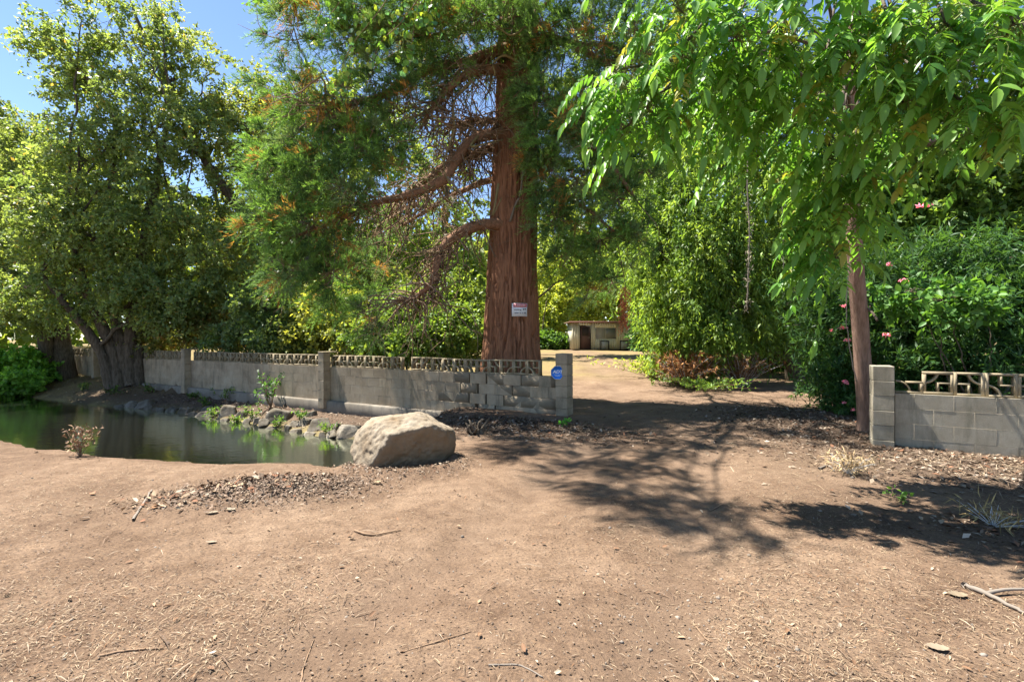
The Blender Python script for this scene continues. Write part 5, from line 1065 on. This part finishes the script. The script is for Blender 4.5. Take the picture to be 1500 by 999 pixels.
# single sticks and large fallen leaves
def gpt(px, py):
    Yq = F*CAMZ/(py - HZ); q = P(px, py, Yq); q[2] = gz(q[0], q[1]); return q
for k, (pts, w, lab) in enumerate((([(1410, 856), (1440, 866), (1475, 885), (1500, 898)], .017, 'thick forked grey stick lying in shade at the right edge'), ([(520, 780), (545, 786), (586, 779)], .009, 'short stick on the dirt in front of the boulder'), ([(145, 963), (190, 955), (240, 952)], .006, 'thin stick at the bottom left of the dirt'),
                                 ([(440, 995), (446, 965), (460, 930)], .004, 'thin upright-lying twig at the bottom centre left'), ([(592, 955), (640, 940), (690, 925)], .004, 'long thin twig at the bottom centre'), ([(715, 975), (760, 975), (795, 992)], .005, 'curved pale twig at the bottom centre right'),
                                 ([(1040, 745), (1060, 738), (1078, 745)], .005, 'tiny twig at the edge of the tree shadow'), ([(1200, 690), (1213, 685), (1222, 693)], .012, 'pale bent stick beside the dry grass clump'), ([(1018, 640), (1032, 637), (1042, 634)], .012, 'short stick in the shade of the driveway'), ([(1015, 905), (1030, 925), (1040, 935)], .005, 'short twig at the lower middle of the driveway'), ([(195, 765), (215, 735), (222, 722)], .012, 'pale curled bark strip at the left of the leaf pile'))):
    q = np.array([gpt(*z_) for z_ in pts]); q[:, 2] += w*1.0
    mb = MB(); rr = np.random.default_rng(500+k); sp = spline(q, 14); mb.tube(sp + rr.normal(0, w*.25, sp.shape)*(1, 1, .2), np.linspace(w, w*.5, 14)*(1 + rr.normal(0, .08, 14)), 6)
    if k == 0: mb.tube(spline([sp[5], sp[5] + (.14, .02, .012), sp[5] + (.32, .02, .012)], 8), np.linspace(.012, .006, 8), 6)
    o = mb.build('stick', M['grey_twig'] if k in (0, 5, 7, 10) else M['twig'], None, True); tag(o, lab, 'stick', 'sticks on the dirt')
LOBE = [(0, 0), (.06, .03), (.18, .10), (.24, .22), (.34, .18), (.42, .30), (.54, .24), (.62, .30), (.74, .20), (.82, .20), (.92, .10), (1, 0)]
def big_leaf(px, py, L, lab, c, rot, curl=.3):
    q = gpt(px, py); V = [(a, 0, curl*(a-.5)**2 - .01) for a, b_ in LOBE]; V += [(a, b_, curl*((a-.5)**2 + b_*b_*1.5)) for a, b_ in LOBE[1:-1]]; V += [(a, -b_, curl*((a-.5)**2 + b_*b_*1.8)) for a, b_ in LOBE[1:-1]]
    n = len(LOBE); V = np.array(V)*L; u = lambda i: n + i - 1; d = lambda i: n + (n - 2) + i - 1
    T = [(0, 1, u(1)), (0, d(1), 1), (n-1, u(n-2), n-2), (n-1, n-2, d(n-2))]; Qd = []
    for i in range(1, n-2): Qd += [(i, i+1, u(i+1), u(i)), (i+1, i, d(i), d(i+1))]
    o = mesh_np('fallen_leaf', V, [np.array(Qd), np.array(T)], M['dry'], None, np.tile(np.array(c)*.42, (len(V), 1))*(1 + r.normal(0, .08, (len(V), 1))), True)
    o.location = (q[0], q[1], q[2] + .012); o.rotation_euler = (r.uniform(-.1, .1), r.uniform(-.1, .1), rot); return tag(o, lab, 'leaf', 'large fallen leaves')
for a_ in ((1352, 945, .105, 'pale cream lobed leaf lying at the bottom right', (.50, .39, .27), -.3), (1385, 868, .11, 'tan lobed leaf in the shade near the forked stick', (.44, .34, .22), -.2), (300, 756, .10, 'pale leaf on the near edge of the leaf pile, left one', (.52, .41, .28), .3), (332, 750, .10, 'pale leaf on the near edge of the leaf pile, right one', (.50, .41, .29), -.4), (300, 797, .08, 'pale leaf on bare dirt just below the leaf pile', (.52, .42, .3), .2), (268, 728, .09, 'cream leaf at the back left of the leaf pile', (.46, .36, .24), .9), (410, 714, .08, 'small cream leaf on top of the leaf pile', (.72, .62, .5), .2), (332, 730, .12, 'rust-brown leaf on the middle of the leaf pile', (.40, .19, .09), 1.2), (305, 961, .035, 'small white leaf on the dirt at the bottom left', (.74, .68, .58), .3), (225, 752, .1, 'orange-brown leaf at the left tip of the leaf pile', (.42, .22, .10), 2.0), (545, 712, .09, 'yellowish leaf on straw in front of the boulder', (.62, .48, .28), .4)): big_leaf(*a_)
